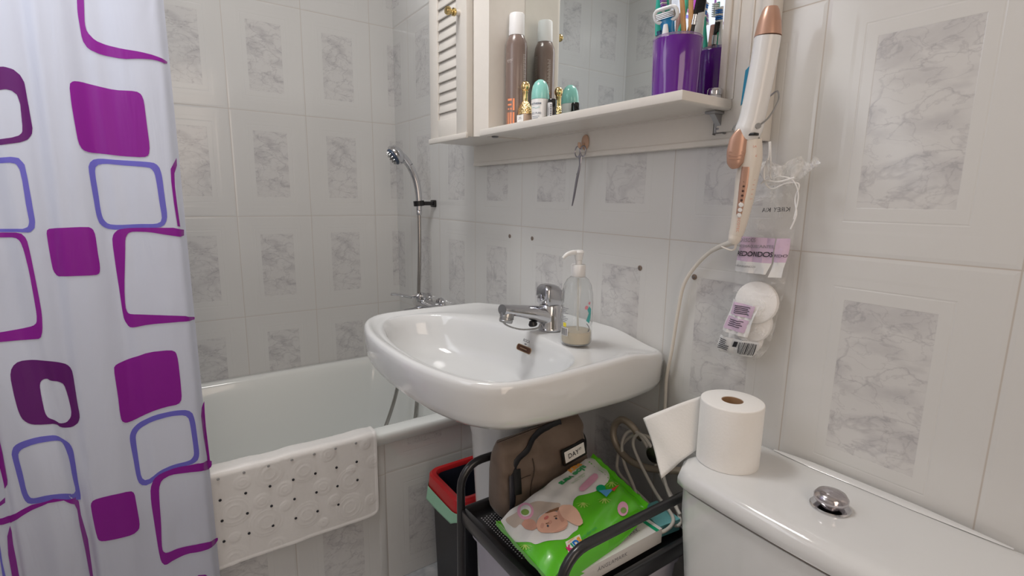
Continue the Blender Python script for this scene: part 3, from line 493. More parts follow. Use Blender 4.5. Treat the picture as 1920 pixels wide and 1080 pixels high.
 ('b', '', [(-1.0023,0.5904),(-1.0023,0.5845),(-1.0024,0.5783),(-1.0024,0.5717),(-1.0023,0.5646),(-1.0021,0.5565),(-1.0018,0.5473),(-1.0017,0.5368),(-1.0025,0.5263),(-1.0089,0.5327),(-1.0147,0.54),(-1.02,0.5429),(-1.0249,0.5447),(-1.0294,0.5462),(-1.0335,0.5476),(-1.0374,0.5486),(-1.0411,0.5497),(-1.0448,0.5506),(-1.0486,0.5508),(-1.0527,0.5508),(-1.0571,0.5505),(-1.0618,0.55),(-1.0667,0.55),(-1.0717,0.5506),(-1.0763,0.553),(-1.0792,0.5585),(-1.0809,0.5651),(-1.0819,0.572),(-1.0826,0.5785),(-1.0829,0.5849),(-1.0832,0.5907),(-1.0835,0.5964),(-1.0838,0.6018),(-1.0841,0.6071),(-1.0844,0.6124),(-1.0847,0.6177),(-1.085,0.6233),(-1.0853,0.629),(-1.0857,0.6351),(-1.0861,0.6418),(-1.0865,0.649),(-1.0867,0.657),(-1.0852,0.6639),(-1.0828,0.6702),(-1.0789,0.6746),(-1.0741,0.6773),(-1.0693,0.6792),(-1.0646,0.6806),(-1.06,0.6815),(-1.0557,0.6822),(-1.0516,0.6826),(-1.0475,0.6824),(-1.0435,0.6821),(-1.0394,0.6814),(-1.0353,0.6808),(-1.0309,0.6802),(-1.0265,0.6794),(-1.0223,0.6771),(-1.0188,0.6726),(-1.0158,0.6669),(-1.0127,0.6614),(-1.0094,0.6566),(-1.0063,0.6517),(-1.0042,0.6456),(-1.0029,0.6391),(-1.0022,0.6324),(-1.0021,0.6258),(-1.0021,0.6195),(-1.0021,0.6135),(-1.0021,0.6077),(-1.0021,0.6019),(-1.0022,0.5962)], [(-1.0094,0.5944),(-1.0093,0.5896),(-1.0091,0.5846),(-1.0089,0.5791),(-1.0086,0.5731),(-1.0082,0.566),(-1.0076,0.5577),(-1.0077,0.5496),(-1.0101,0.5474),(-1.0152,0.5529),(-1.0203,0.5563),(-1.0247,0.5579),(-1.0285,0.5591),(-1.032,0.56),(-1.0352,0.5609),(-1.0383,0.5618),(-1.0413,0.5625),(-1.0442,0.563),(-1.0472,0.5634),(-1.0504,0.5635),(-1.0539,0.5631),(-1.0578,0.5625),(-1.062,0.5619),(-1.0666,0.5615),(-1.0706,0.5629),(-1.0728,0.5678),(-1.0742,0.5733),(-1.0748,0.5793),(-1.0753,0.5847),(-1.0755,0.59),(-1.0756,0.5949),(-1.0757,0.5995),(-1.0759,0.6039),(-1.076,0.6083),(-1.0761,0.6125),(-1.0763,0.6169),(-1.0765,0.6213),(-1.0768,0.6259),(-1.0771,0.6308),(-1.0775,0.6362),(-1.0778,0.642),(-1.0781,0.6485),(-1.0777,0.6551),(-1.0754,0.6601),(-1.0722,0.6637),(-1.0683,0.666),(-1.0643,0.6674),(-1.0605,0.6687),(-1.0569,0.6698),(-1.0533,0.6702),(-1.0499,0.6704),(-1.0465,0.6704),(-1.0432,0.67),(-1.0398,0.6696),(-1.0364,0.6693),(-1.0328,0.669),(-1.029,0.6686),(-1.0251,0.6679),(-1.0213,0.6661),(-1.0178,0.6628),(-1.0155,0.6571),(-1.014,0.6505),(-1.013,0.6441),(-1.0121,0.6381),(-1.0115,0.6324),(-1.0108,0.6272),(-1.0104,0.6221),(-1.0101,0.6172),(-1.0098,0.6125),(-1.0097,0.6079),(-1.0096,0.6034),(-1.0095,0.599)]),
 ('b', '', [(-0.7937,0.5858),(-0.7936,0.5783),(-0.7939,0.5709),(-0.7952,0.5637),(-0.7978,0.5575),(-0.8028,0.5536),(-0.8089,0.5516),(-0.8152,0.5509),(-0.8211,0.5506),(-0.8264,0.5502),(-0.831,0.5497),(-0.8352,0.5491),(-0.8392,0.5484),(-0.8429,0.5478),(-0.8465,0.5471),(-0.8501,0.5463),(-0.8538,0.5454),(-0.8576,0.5446),(-0.8615,0.5437),(-0.8659,0.5422),(-0.8708,0.5401),(-0.8776,0.534),(-0.8861,0.5264),(-0.8946,0.5232),(-0.9013,0.5264),(-0.9059,0.5335),(-0.908,0.5432),(-0.9089,0.5529),(-0.9094,0.5618),(-0.9097,0.5699),(-0.9099,0.5774),(-0.9101,0.5844),(-0.9104,0.591),(-0.9107,0.5975),(-0.911,0.6038),(-0.9113,0.6102),(-0.9117,0.6166),(-0.9119,0.6233),(-0.9121,0.6302),(-0.9119,0.6372),(-0.911,0.6439),(-0.9089,0.6498),(-0.9062,0.6551),(-0.9024,0.6593),(-0.8983,0.663),(-0.8938,0.6662),(-0.889,0.6693),(-0.884,0.6718),(-0.8792,0.674),(-0.8745,0.6758),(-0.8698,0.6771),(-0.8649,0.678),(-0.8599,0.679),(-0.8548,0.6796),(-0.8496,0.68),(-0.844,0.6805),(-0.8382,0.681),(-0.832,0.6812),(-0.8254,0.6812),(-0.8183,0.6805),(-0.8108,0.6789),(-0.8038,0.6749),(-0.7987,0.6679),(-0.7967,0.6581),(-0.7956,0.6483),(-0.795,0.6392),(-0.7948,0.6305),(-0.7946,0.6225),(-0.7944,0.6148),(-0.7942,0.6074),(-0.7941,0.6002),(-0.7939,0.593)], [(-0.8034,0.589),(-0.8034,0.5827),(-0.8035,0.5764),(-0.8045,0.5703),(-0.8075,0.5656),(-0.8116,0.5622),(-0.8172,0.561),(-0.8226,0.5603),(-0.8276,0.5599),(-0.8319,0.5596),(-0.8357,0.5593),(-0.8392,0.5588),(-0.8423,0.5583),(-0.8454,0.5578),(-0.8484,0.5573),(-0.8513,0.5565),(-0.8543,0.5556),(-0.8574,0.5547),(-0.8606,0.5538),(-0.8642,0.5527),(-0.8683,0.551),(-0.8733,0.5482),(-0.8799,0.5428),(-0.8881,0.5367),(-0.8954,0.5358),(-0.8996,0.5415),(-0.9012,0.5501),(-0.9015,0.5589),(-0.9017,0.5666),(-0.9018,0.5736),(-0.9019,0.58),(-0.902,0.5859),(-0.9021,0.5915),(-0.9022,0.597),(-0.9022,0.6023),(-0.9023,0.6075),(-0.9024,0.6128),(-0.9024,0.6182),(-0.9024,0.6238),(-0.9023,0.6296),(-0.9021,0.6357),(-0.901,0.6414),(-0.8987,0.6462),(-0.8958,0.6505),(-0.892,0.6539),(-0.8881,0.6569),(-0.8839,0.6594),(-0.8799,0.6618),(-0.8759,0.6638),(-0.8718,0.6649),(-0.8678,0.6658),(-0.8636,0.6667),(-0.8594,0.6672),(-0.8551,0.6679),(-0.8506,0.6686),(-0.8458,0.6694),(-0.8408,0.6697),(-0.8354,0.6701),(-0.8298,0.6699),(-0.8237,0.6694),(-0.8173,0.6683),(-0.8112,0.6651),(-0.8071,0.6588),(-0.8056,0.6502),(-0.8051,0.6417),(-0.8047,0.6339),(-0.8044,0.6267),(-0.8042,0.6199),(-0.804,0.6135),(-0.8038,0.6073),(-0.8036,0.6012),(-0.8035,0.5951)]),
]
for c_, P_ in PRINTS:
    cu.m({'m': magenta, 'p': plum, 'b': blue}[c_]).poly(P_, lambda a, b3: cs(a, b3, .0011), .006)
# the printed pattern repeats across and up the cloth
ext_ = []
for c_, P_ in PRINTS:
    ya, yb, za, zb = min(p[0] for p in P_), max(p[0] for p in P_), min(p[1] for p in P_), max(p[1] for p in P_)
    if yb-ya < .05 and len(P_) < 12: continue
    if ya < -1.09 and yb > -1.07: ext_.append((c_, [(2*ya-p[0]+.002, p[1]) for p in reversed(P_)]))
    if yb > -1.0 and yb < -.79 and ya-.40 > -1.335: ext_.append((c_, [(p[0]-.40, p[1]) for p in P_]))
for c_, P_ in list(ext_)+[q for q in PRINTS if max(p[0] for p in q[1]) < -.79]:
    Q_ = [(p[0], p[1]+.59) for p in P_]
    if min(p[1] for p in Q_) > 1.54 and max(p[1] for p in Q_) < 1.95: ext_.append((c_, Q_))
for c_, P_ in ext_: cu.m({'m': magenta, 'p': plum, 'b': blue}[c_]).poly(P_, lambda a, b3: cs(a, b3, .0011), .006)
RX_ = []
for c_, k_, O_, I_ in RINGS:
    ya = min(p[0] for p in O_)
    if k_ == 'open': RX_.append((c_, k_, [(2*ya-p[0], p[1]) for p in O_], [(2*ya-p[0], p[1]) for p in I_]))
    elif max(p[0] for p in O_) > -.9: RX_.append((c_, k_, [(p[0]-.40, p[1]) for p in O_], [(p[0]-.40, p[1]) for p in I_]))
for c_, k_, O_, I_ in RX_+list(RINGS):
    if min(p[1] for p in O_)+.59 > 1.54 and max(p[1] for p in O_)+.59 < 1.95: RX_.append((c_, k_, [(p[0], p[1]+.59) for p in O_], [(p[0], p[1]+.59) for p in I_]))
for c_, k_, O_, I_ in RINGS+RX_:
    cu.m({'m': magenta, 'p': plum, 'b': blue}[c_]); n_ = len(O_)
    rg = [[V(cs(O_[i][0]+(I_[i][0]-O_[i][0])*j/6, O_[i][1]+(I_[i][1]-O_[i][1])*j/6, .0007)) for j in range(7)] for i in range(n_)]
    if k_ != 'open': rg.append(rg[0])
    cu.rings(rg, False, False, closed=False)
#@@C1
cur = cu.done('shower_curtain', recalc=False, sharp=180)
tag(cur, 'white shower curtain printed with magenta and blue rounded squares, hanging beside the tub', 'shower curtain')
r_ = root('curtain_rod', (XC, YF, 2.02), 'white curtain rod above the bathtub edge', 'rod')
MB().tube([(XC, YF+.001, 2.02), (XC, -.001, 2.02)], .012, 16).done('rod', white_plastic, r_)
for k in range(8):
    y = CY0-.02-k*.073
    o = MB(); a = [V((XC+.02*math.sin(t*PI/8), y, 2.005+.026*math.cos(t*PI/8))) for t in range(17)]
    o.tube(a, .002, 6).done('ring', white_plastic, r_)

# ================================================================= WASHBASIN
def smooth_poly(pts, k=6):
    P = [V((x, y, 0)) for x, y in pts]; n = len(P); out = []
    for i in range(n):
        a, b, c, d = P[i-1], P[i], P[(i+1) % n], P[(i+2) % n]
        for j in range(k):
            t = j/k; out.append(.5*((2*b)+(c-a)*t+(2*a-5*b+4*c-d)*t*t+(3*b-a-3*c+d)*t**3))
    return out
def polar(poly, c, N):
    out = []
    n = len(poly)
    for k in range(N):
        a = 2*PI*k/N; d = V((math.cos(a), math.sin(a))); best = None
        for i in range(n):
            p = poly[i].xy-c; q_ = poly[(i+1) % n].xy-c; e = q_-p
            den = d.x*e.y-d.y*e.x
            if abs(den) < 1e-12: continue
            t = (p.x*e.y-p.y*e.x)/den; s_ = (p.x*d.y-p.y*d.x)/den
            if t > 0 and -1e-6 <= s_ <= 1+1e-6: best = t if best is None else max(best, t)
        out.append(best)
    return out
CX = 1.147
hw = [(0, .228), (-.004, .243), (-.012, .256), (-.024, .263), (-.06, .274), (-.12, .282), (-.20, .288), (-.28, .291), (-.345, .291), (-.395, .285), (-.428, .268), (-.452, .238), (-.468, .20), (-.482, .145), (-.491, .08)]
outer = [(CX+w_, y) for y, w_ in hw] + [(CX, -.4945)] + [(CX-w_, y) for y, w_ in reversed(hw)]
outer = smooth_poly([(x, min(y, -.002)) for x, y in outer], 4)
inner = smooth_poly([(.896, -.345), (.908, -.300), (.935, -.262), (.985, -.232), (1.05, -.208), (1.10, -.190), (1.157, -.181), (1.213, -.182), (1.288, -.190), (1.346, -.209), (1.385, -.243), (1.406, -.295), (1.409, -.345), (1.398, -.387), (1.372, -.416), (1.33, -.438),
                     (1.262, -.454), (1.177, -.459), (1.085, -.455), (1.011, -.441), (.947, -.419), (.908, -.388)], 4)
N = 128
co = V((CX, -.27)); ci = V((1.16, -.32))
Ro = polar(outer, co, N); Ri = polar(inner, ci, N)
def oring(s, z, inset=0, drop=0):
    out = []
    for k in range(N):
        a = 2*PI*k/N; r = max(Ro[k]*s-inset, .01); x = co.x+r*math.cos(a); y = co.y+r*math.sin(a)
        out.append(V((x, min(y, -.002), z)))
    return out
def iring(s, z, dx=0, dy=0, grow=0):
    return [V((ci.x+dx+(Ri[k]*s+grow)*math.cos(2*PI*k/N), ci.y+dy+(Ri[k]*s+grow)*math.sin(2*PI*k/N), z)) for k in range(N)]
def under(inset, zf, zb):   # underside ring, deeper near the wall and sides
    out = []
    for k in range(N):
        a = 2*PI*k/N; sn = math.sin(a)
        x = co.x+max(Ro[k]-inset, .02)*math.cos(a); y = min(co.y+max(Ro[k]-inset*(1-max(0, sn)**.5), .02)*sn, -.002)
        t = max(0, min(1, (y+.43)/.30)); out.append(V((x, y, zf+(zb-zf)*t)))
    return out
def blend(A, B, t, dz=0): return [a.lerp(b_, t)+V((0, 0, dz)) for a, b_ in zip(A, B)]
top = .861
o_in = oring(1, .8585, .019); i_out = iring(1, .8545, grow=.006)
R = [under(.20, .735, .72), under(.13, .757, .735), under(.075, .768, .750), under(.040, .774, .760), under(.020, .780, .766), under(.009, .790, .774), under(.003, .803, .785), oring(1, .842, .0), oring(1, .852, .0006),
     oring(1, .8582, .003), oring(1, top, .008), oring(1, .8609, .013), o_in, blend(o_in, i_out, .35, -.003), blend(o_in, i_out, .7, -.002), i_out,
     iring(1, .8515, grow=.0025), iring(.985, .843), iring(.965, .830), iring(.94, .812), iring(.89, .790, 0, .003), iring(.80, .771, 0, .010), iring(.66, .759, 0, .020), iring(.48, .749, 0, .030), iring(.28, .743, 0, .036), iring(.12, .741, 0, .040)]
basin = MB().m(porcelain).rings(R, True, True)
for v_ in basin.bm.verts:
    sx_ = max(0, min(1, (abs(v_.co.x-CX)-.10)/.15)); sy_ = max(0, min(1, (v_.co.y+.13)/.13))
    if v_.co.z > .80: v_.co.z -= .022*sx_*sx_*(3-2*sx_)*sy_
basin_o = basin.done('washbasin', sharp=70)
tag(basin_o, 'large white porcelain washbasin with a wide rim fixed to the tiled wall', 'sink')
# overflow slot, mark and drain are parts of the basin
ovc = V((1.187, -.1985, .8215)); on = V((.0, -.93, .37)).normalized()
ux = V((1, 0, 0)); uy = on.cross(ux)*-1
uy = V((0, .37, .93))
o = MB().m(mat('rust', (.07, .025, .012), .6)).poly(rrect(-.025, -.0062, .025, .0062, .005), plane_fn(ovc+on*.003, ux, uy), 1)
o.m(mat('rust_edge', (.30, .20, .12), .4, metal=.5)).tube([ovc+on*.0035+ux*x+uy*y for x, y in rrect(-.025, -.0062, .025, .0062, .005)]+[ovc+on*.0035+ux*.025+uy*.0005], .0009, 6)
o.tube([ovc+on*.004+ux*x for x in (-.012, 0, .012)], .0012, 6); o.done('overflow_slot', None, basin_o)
MB().m(pgrey).text('ROCA', .0085, plane_fn(ovc+on*.0032+uy*.0175, ux, uy), bold=.0003).poly(disc(0, -.007, .0045, 12, .0018), plane_fn(ovc+on*.0032+uy*.0175, ux, uy), 1).done('maker_mark', None, basin_o, recalc=False)
MB().lathe([(.031, 0), (.032, .002), (.024, .003), (.020, -.0), (.003, -.001)], (1.16, -.280, .7415), n=28).done('drain', chrome, basin_o)
# pedestal
def ell(cx, cy, rx, ry, z, n=40, p=2.4):
    out = []
    for k in range(n):
        a = 2*PI*k/n; c_, s_ = math.cos(a), math.sin(a)
        out.append(V((cx+rx*abs(c_)**(2/p)*(1 if c_ > 0 else -1), cy+ry*abs(s_)**(2/p)*(1 if s_ > 0 else -1), z)))
    return out
ped = MB().rings([ell(CX, -.185, .115, .105, .001), ell(CX, -.185, .113, .103, .03), ell(CX, -.185, .098, .088, .07), ell(CX, -.188, .088, .082, .2), ell(CX, -.195, .086, .084, .45), ell(CX, -.20, .090, .09, .62), ell(CX, -.205, .104, .102, .685), ell(CX, -.205, .106, .104, .698)])
ped = ped.done('pedestal', porcelain, sharp=70); tag(ped, 'white porcelain pedestal standing under the washbasin', 'pedestal')

# --- basin mixer tap
FX, FY = 1.183, -.128
r_ = root('basin_mixer', (FX, FY, .857), 'chrome single-lever mixer tap on the washbasin deck', 'tap')
MB().lathe([(.026, -.002), (.027, .002), (.0255, .005), (.0250, .03), (.0245, .052), (.022, .056)], (FX, FY, .857), (0, -.02, 1), 32).done('body', chrome, r_)
MB().tube([(FX, FY-.004, .884), (FX, FY-.045, .897), (FX, FY-.09, .907), (FX, FY-.128, .914)], [(.021, .022), (.019, .0165), (.0165, .0130), (.0150, .0110)], 24, 6, ref=(1, 0, 0)).done('spout', chrome, r_)
MB().lathe([(.0135, 0), (.0145, .003), (.0140, .011), (.0150, .012), (.0150, .020), (.0125, .024)], (FX, FY-.119, .886), (0, .22, 1), 24).done('aerator', steel, r_)
hd = MB()
hr = []
for z, w_, c_ in ((-.003, .018, .2), (.001, .0215, .25), (.014, .0235, .3), (.032, .0230, .35), (.040, .0190, .4), (.043, .011, .4)):
    hr.append([V((FX+x, FY-.004+y, .914+z+y*-.12)) for x, y in rrect(-w_, -w_, w_, w_, w_*.75 if z > .035 else w_*.42, 6)])
hd.rings(hr)
hd.m(mat('chrome_worn', (.50, .50, .52), .16, metal=1)); hd.lathe([(.007, 0), (.008, .002), (.006, .003), (.001, .003)], (FX, FY-.0285, .930), (0, -1, .1), 14)
hd.done('handle', mat('chrome_worn', (.50, .50, .52), .16, metal=1), r_)
ch = MB().m(steel)
cp = [V((FX-.012, FY-.120, .886)), V((FX-.004, FY-.112, .876)), V((FX+.004, FY-.085, .866)), V((FX+.004, FY-.055, .862)), V((FX+.002, FY-.035, .862)), V((FX, FY-.026, .868))]
CPs, _ = catmull(cp, [0]*len(cp), 9)
for i, p in enumerate(CPs): ch.lathe([(.0006, -.0017), (.0019, -.0009), (.0019, .0009), (.0006, .0017)], p+V((0, 0, .0015)), (1, 0, .3), 6)
ch.done('plug_chain', None, r_, sharp=80)
MB().tube([V((FX+.0145*math.cos(a), FY-.117+.0145*math.sin(a), .893)) for a in [2*PI*k/24 for k in range(25)]]+[], .0011, 6).done('chain_ring', steel, r_)
MB().lathe([(.009, 0), (.010, .003), (.007, .010), (.003, .012)], (FX, FY-.047, .870), (0, -.2, 1), 16).done('stopper_holder', black_plastic, r_)

# --- soap dispenser
BX, BY = 1.301, -.157; BZ = .8575
clear = mat('clear_plastic', (.93, .94, .94), .04, trans=1, ior=1.25)
r_ = root('soap_dispenser', (BX, BY, BZ), 'clear plastic pump bottle almost empty of cream soap, standing on the washbasin', 'soap dispenser')
body = MB().lathe([(.024, .001), (.029, .002), (.0315, .007), (.0315, .085), (.0305, .102), (.027, .118), (.021, .129), (.014, .135), (.0125, .142)], (BX, BY, BZ), n=40, cap1=False)
bo = body.done('bottle', clear, r_)
md = bo.modifiers.new('s', 'SOLIDIFY'); md.thickness = .0009; md.offset = -1
MB().lathe([(.0227, .003), (.0275, .0036), (.0297, .008), (.0297, .026), (.0295, .0268), (.001, .0268)], (BX, BY, BZ), n=36).done('soap', mat('cream_soap', (.84, .74, .58), .25, sss=.2), r_)
MB().lathe([(.0135, .134), (.0143, .136), (.0143, .156), (.0135, .158), (.002, .158)], (BX, BY, BZ), n=28).done('collar', white_plastic, r_)
pm = MB().lathe([(.006, .158), (.006, .166), (.0075, .167), (.0085, .176), (.0105, .182), (.008, .186), (.002, .187)], (BX, BY, BZ), n=20)
pm.tube([(BX, BY, BZ+.180), (BX-.002, BY-.014, BZ+.1815), (BX-.005, BY-.026, BZ+.178), (BX-.007, BY-.034, BZ+.171)], [(.006, .005), (.0055, .005), (.0045, .004), (.0035, .003)], 12, 5)
pm.done('pump_head', white_plastic, r_)
MB().tube([(BX, BY, BZ+.13), (BX+.002, BY, BZ+.07), (BX+.006, BY, BZ+.008)], .0022, 8).done('dip_tube', mat('dip_tube', (.85, .85, .82), .3), r_)
def cyl_fn(cx, cy, cz, R_, a0): return lambda x, y: V((cx+R_*math.cos(a0+x/R_), cy+R_*math.sin(a0+x/R_), cz+y))
a0 = math.atan2(-.663, .731)
lf = cyl_fn(BX, BY, BZ, .0319, a0-.78)
lb = MB().m(pgrey)
for k in range(9):
    if k not in (4,): lb.poly([(-.009, .074-k*.0034), (.008-.003*(k % 3), .074-k*.0034), (.008-.003*(k % 3), .0754-k*.0034), (-.009, .0754-k*.0034)], lf, .004)
lb.m(white_plastic).poly([(-.010, .020), (.008, .020), (.008, .036), (-.010, .036)], lf, .004)
lf2 = cyl_fn(BX, BY, BZ, .0321, a0-.78)
lb.m(ink)
for k in range(9): lb.poly([(-.009+k*.0018, .021), (-.009+k*.0018+.0009, .021), (-.009+k*.0018+.0009, .035), (-.009+k*.0018, .035)], lf2, .004)
lb.m(mat('label_yellow', (.75, .65, .05), .5)).poly([(-.004, .038), (.004, .038), (.004, .046), (-.004, .046)], lf2, .004)
lb.done('back_label', None, r_, recalc=False)
lf3 = cyl_fn(BX, BY, BZ, .0320, a0+.80)
fl = MB().m(mat('print_teal', (.08, .42, .42), .5)).poly([(-.006, .052), (.002, .046), (.006, .056), (.007, .074), (.001, .080), (-.004, .074), (0, .066)], lf3, .004)
fl.m(mat('print_pink', (.75, .28, .35), .5)).poly(disc(-.006, .078, .004, 12), lf3, .004).poly(disc(.001, .086, .0028, 12), lf3, .004)
fl.m(pgrey).tube([lf3(-.004, .046), lf3(.001, .040), lf3(.004, .034), lf3(0, .030)], .0008, 6, 3)
fl.done('flower_print', None, r_, recalc=False)

# ================================================================= MIRROR CABINET UNIT
r_ = root('mirror_cabinet', (1.15, 0, 1.235), 'cream painted wall unit with louvred side cabinet, mirror and open shelf', 'bathroom cabinet')
WP = white_paint
bb = MB()
bb.box((.66, -.018, 1.235), (1.573, -.001, 1.95), .002)
bb.box((.66, -.0195, 1.235), (1.573, -.017, 1.245), .001)      # lower moulding
bb.done('back_board', WP, r_)
fr = MB()
fr.box((1.490, -.026, 1.255), (1.573, -.0175, 1.95), .002)
fr.box((1.556, -.032, 1.235), (1.575, -.002, 1.95), .004)
fr.box((1.490, -.030, 1.306), (1.503, -.024, 1.95), .002)
fr.box((1.514, -.028, 1.306), (1.518, -.0255, 1.95), .001)
fr.box((1.538, -.028, 1.306), (1.542, -.0255, 1.95), .001)
fr.done('right_frame', WP, r_)
MB().box((.922, -.0225, 1.306), (1.4895, -.0182, 1.95)).done('mirror', mirror_glass, r_)
sh = MB()
def shr(d, z): return [V(p) for p in ((.9222, -.0185, z), (.9222, -.155+d, z), (1.516-d, -.155+d, z), (1.516-d, -.0265, z), (1.5135, -.0265, z), (1.5135, -.0185, z))]
rb_ = lambda z: [V(p) for p in ((.930, -.028, z), (.930, -.139, z), (1.500, -.139, z), (1.500, -.036, z), (1.492, -.036, z), (1.492, -.028, z))]
sh.rings([rb_(1.2925), rb_(1.289), shr(.003, 1.289), shr(.0005, 1.291), shr(.0, 1.294), shr(.0, 1.302), shr(.001, 1.3048), shr(.004, 1.306)])
sh.done('shelf', WP, r_)
# metal bracket under the shelf's right end
mk = MB().box((1.484, -.0185, 1.254), (1.503, -.0235, 1.2885), .002).box((1.483, -.052, 1.2835), (1.503, -.0185, 1.2888), .002)
mk.rings([[V((x, y, z)) for x in (1.486, 1.500) for y, z in (((-.022, 1.262), (-.022, 1.285)) if x < 1.49 else ((-.022, 1.285), (-.022, 1.262)))], [V((x, y, z)) for x in (1.488, 1.498) for y, z in (((-.030, 1.270), (-.046, 1.2845)) if x < 1.49 else ((-.046, 1.2845), (-.030, 1.270)))]])
mk.lathe([(.0045, 0), (.0045, .0015), (.001, .003)], (1.4935, -.0235, 1.261), (0, -1, 0), 12)
mk.done('shelf_bracket', mat('zinc', (.34, .34, .35), .4, metal=.8), r_)
cab = MB()
cab.rings([[V((x, y, z)) for x, y in ((.676, -.02), (.676, -.148), (.884, -.148), (.921, -.128), (.921, -.02))] for z in (1.293, 1.95)])
cab.done('side_cabinet', WP, r_, sharp=20)
dr = MB()
dx0, dx1, dz0, dz1 = .676, .882, 1.292, 1.95
lx0, lx1, lz0 = .724, .828, 1.347
y0, y1 = -.1685, -.149
dr.box((dx0, y0, dz0), (lx0, y1, dz1), .0025).box((lx1, y0, dz0), (dx1, y1, dz1), .0025).box((lx0-.002, y0, dz0), (lx1+.002, y1, lz0), .0025)
dr.box((lx0-.002, -.154, lz0-.002), (lx1+.002, -.150, dz1))
dr.box((dx0-.004, y0-.005, dz0-.004), (dx1+.004, y0+.004, dz0+.010), .0025)
dr.done('door', WP, r_)
dr = [c_ for c_ in r_.children if c_.name.startswith('door')][0]
lv = MB(); z = lz0+.006
while z < 1.94:
    lv.box((lx0+.001, -.1645, z-.0145), (lx1-.001, -.1600, z+.0150), .0014, rot=Matrix.Rotation(math.radians(-13), 3, 'X')); z += .0262
lv.done('louvres', WP, dr)
kb = MB().m(WP).lathe([(.007, 0), (.0075, .004), (.0055, .012)], (.846, y0, 1.588), (0, -1, 0), 20)
kb.m(brass).lathe([(.0075, .010), (.0095, .012), (.0095, .017), (.0055, .019), (.0055, .023), (.0092, .026), (.0105, .031), (.0085, .036), (.003, .038)], (.846, y0, 1.588), (0, -1, 0), 24)
kb.done('knob', None, dr)
MB().lathe([(.008, 0), (.009, .002), (.006, .004), (.002, .004)], (.955, -.130, 1.289), (0, 0, -1), 16).done('shelf_catch', dark_steel, r_)

SZ = 1.3062
# --- aerosol can
ax, ay = .9495, -.066
r_ = root('aerosol_can', (ax, ay, SZ), 'tall taupe hair spray can with white cap and orange lettering on the mirror shelf', 'spray can')
taupe = mat('taupe', (.20, .145, .125), .28, coat=.3)
MB().lathe([(.0225, 0), (.024, .003), (.024, .005)], (ax, ay, SZ), n=32).done('base_rim', steel, r_)
MB().lathe([(.0225, .004), (.0262, .006), (.0262, .196), (.0248, .208), (.020, .219), (.0185, .222)], (ax, ay, SZ), n=40).done('can', taupe, r_)
MB().lathe([(.0190, .2225), (.0194, .224), (.0184, .270), (.0172, .2725), (.003, .273)], (ax, ay, SZ), n=32).done('cap', mat('frosted_white', (.84, .84, .85), .35), r_)
ca = math.atan2(cam.location.y-ay, cam.location.x-ax)
g = cyl_fn(ax, ay, SZ, .0265, ca-.42)
lt = MB().m(orange)
def bar(x0, z0, x1, z1): lt.poly([(x0, z0), (x1, z0), (x1, z1), (x0, z1)], g, .003)
bar(.0035, .046, .0080, .074); bar(-.011, .069, .0010, .074); bar(-.011, .058, .0005, .062)   # EI
bar(-.011, .0485, -.0055, .0515); bar(-.0025, .0475, .0005, .0525)
bar(.0035, .012, .0080, .042); bar(-.0030, .012, .0008, .042); bar(-.0085, .012, -.0055, .042); bar(-.013, .012, -.0112, .042)
lt.done('orange_lettering', None, r_, recalc=False); lt = MB().m(mat('pale_print', (.55, .50, .47), .5)).text('eimi', .010, lambda x, y: g(x-.007, .163+y)).text('WE LA', .0035, lambda x, y: g(x-.007, .158+y), 1.2)
lt.done('maker_print', None, r_, recalc=False); lt = MB().m(MATS['pale_print'])
g2 = cyl_fn(ax, ay, SZ, .0265, ca+.78)
for k in range(28): lt.poly([(-.004, .10+k*.0028), (.0055-.002*((k*7) % 3), .10+k*.0028), (.0055-.002*((k*7) % 3), .1009+k*.0028), (-.004, .1009+k*.0028)], g2, .003)
lt.m(orange).poly([(-.004, .094), (.006, .094), (.006, .099), (0, .101), (-.004, .099)], g2, .003)
# text block at the back, seen in the mirror
g3 = cyl_fn(ax, ay, SZ, .0265, ca+2.5)
lt.done('side_text', None, r_, recalc=False); lt = MB().m(mat('pale_print2', (.40, .36, .33), .5))
for k in range(34):
    z = .075+k*.0033; lt.poly([(-.013, z), (.012-.004*((k*5) % 4 == 0), z), (.012-.004*((k*5) % 4 == 0), z+.0012), (-.013, z+.0012)], g3, .003)
lt.done('back_text', None, r_, recalc=False)

# --- perfume bottle with gold cap
px_, py_ = 1.000, -.074
r_ = root('perfume_bottle', (px_, py_, SZ), 'small perfume bottle with ornate gold shoulders and gold ball stopper', 'perfume')
MB().box((px_-.0175, py_-.0125, SZ), (px_+.0175, py_+.0125, SZ+.034), .003).done('glass_body', mat('perfume_glass', (.50, .36, .27), .08, coat=.5, spec=.6), r_)
hm = MB()
def honey(u, v):
    a = u*2*PI; r = lin(v, ((0, .0195), (.4, .0185), (.75, .013), (1, .007))); z = .033+v*.030
    bumpy = .0013*abs(math.sin(a*7+(1 if int(v*7) % 2 else 0)*PI/2)*math.sin(v*PI*7))
    return V((px_+(r+bumpy)*math.cos(a), py_+(r*.75+bumpy)*math.sin(a), SZ+z))
hm.grid(84, 35, honey, closed_u=True); hm.done('honeycomb_shoulder', gold, r_, sharp=180)
MB().lathe([(.007, .060), (.0075, .062), (.0065, .064), (.0062, .083), (.0075, .085), (.0075, .087), (.005, .088)], (px_, py_, SZ), n=24).lathe([(.002, .086), (.007, .088), (.0098, .092), (.0108, .098), (.0095, .104), (.006, .108), (.0015, .1095)], (px_, py_, SZ), n=28).done('ball_stopper', gold, r_)
sx = plane_fn((px_+.0178, py_-.0, SZ+.017), (0, 1, 0), (0, 0, 1), .0002); sy = plane_fn((px_-.0015, py_-.0127, SZ+.0165), (1, 0, 0), (0, 0, 1), .0004)
lt = MB().m(paper).poly(rrect(-.0135, -.0155, .0135, .0155, .001, 2), sy, 1).m(pgrey)
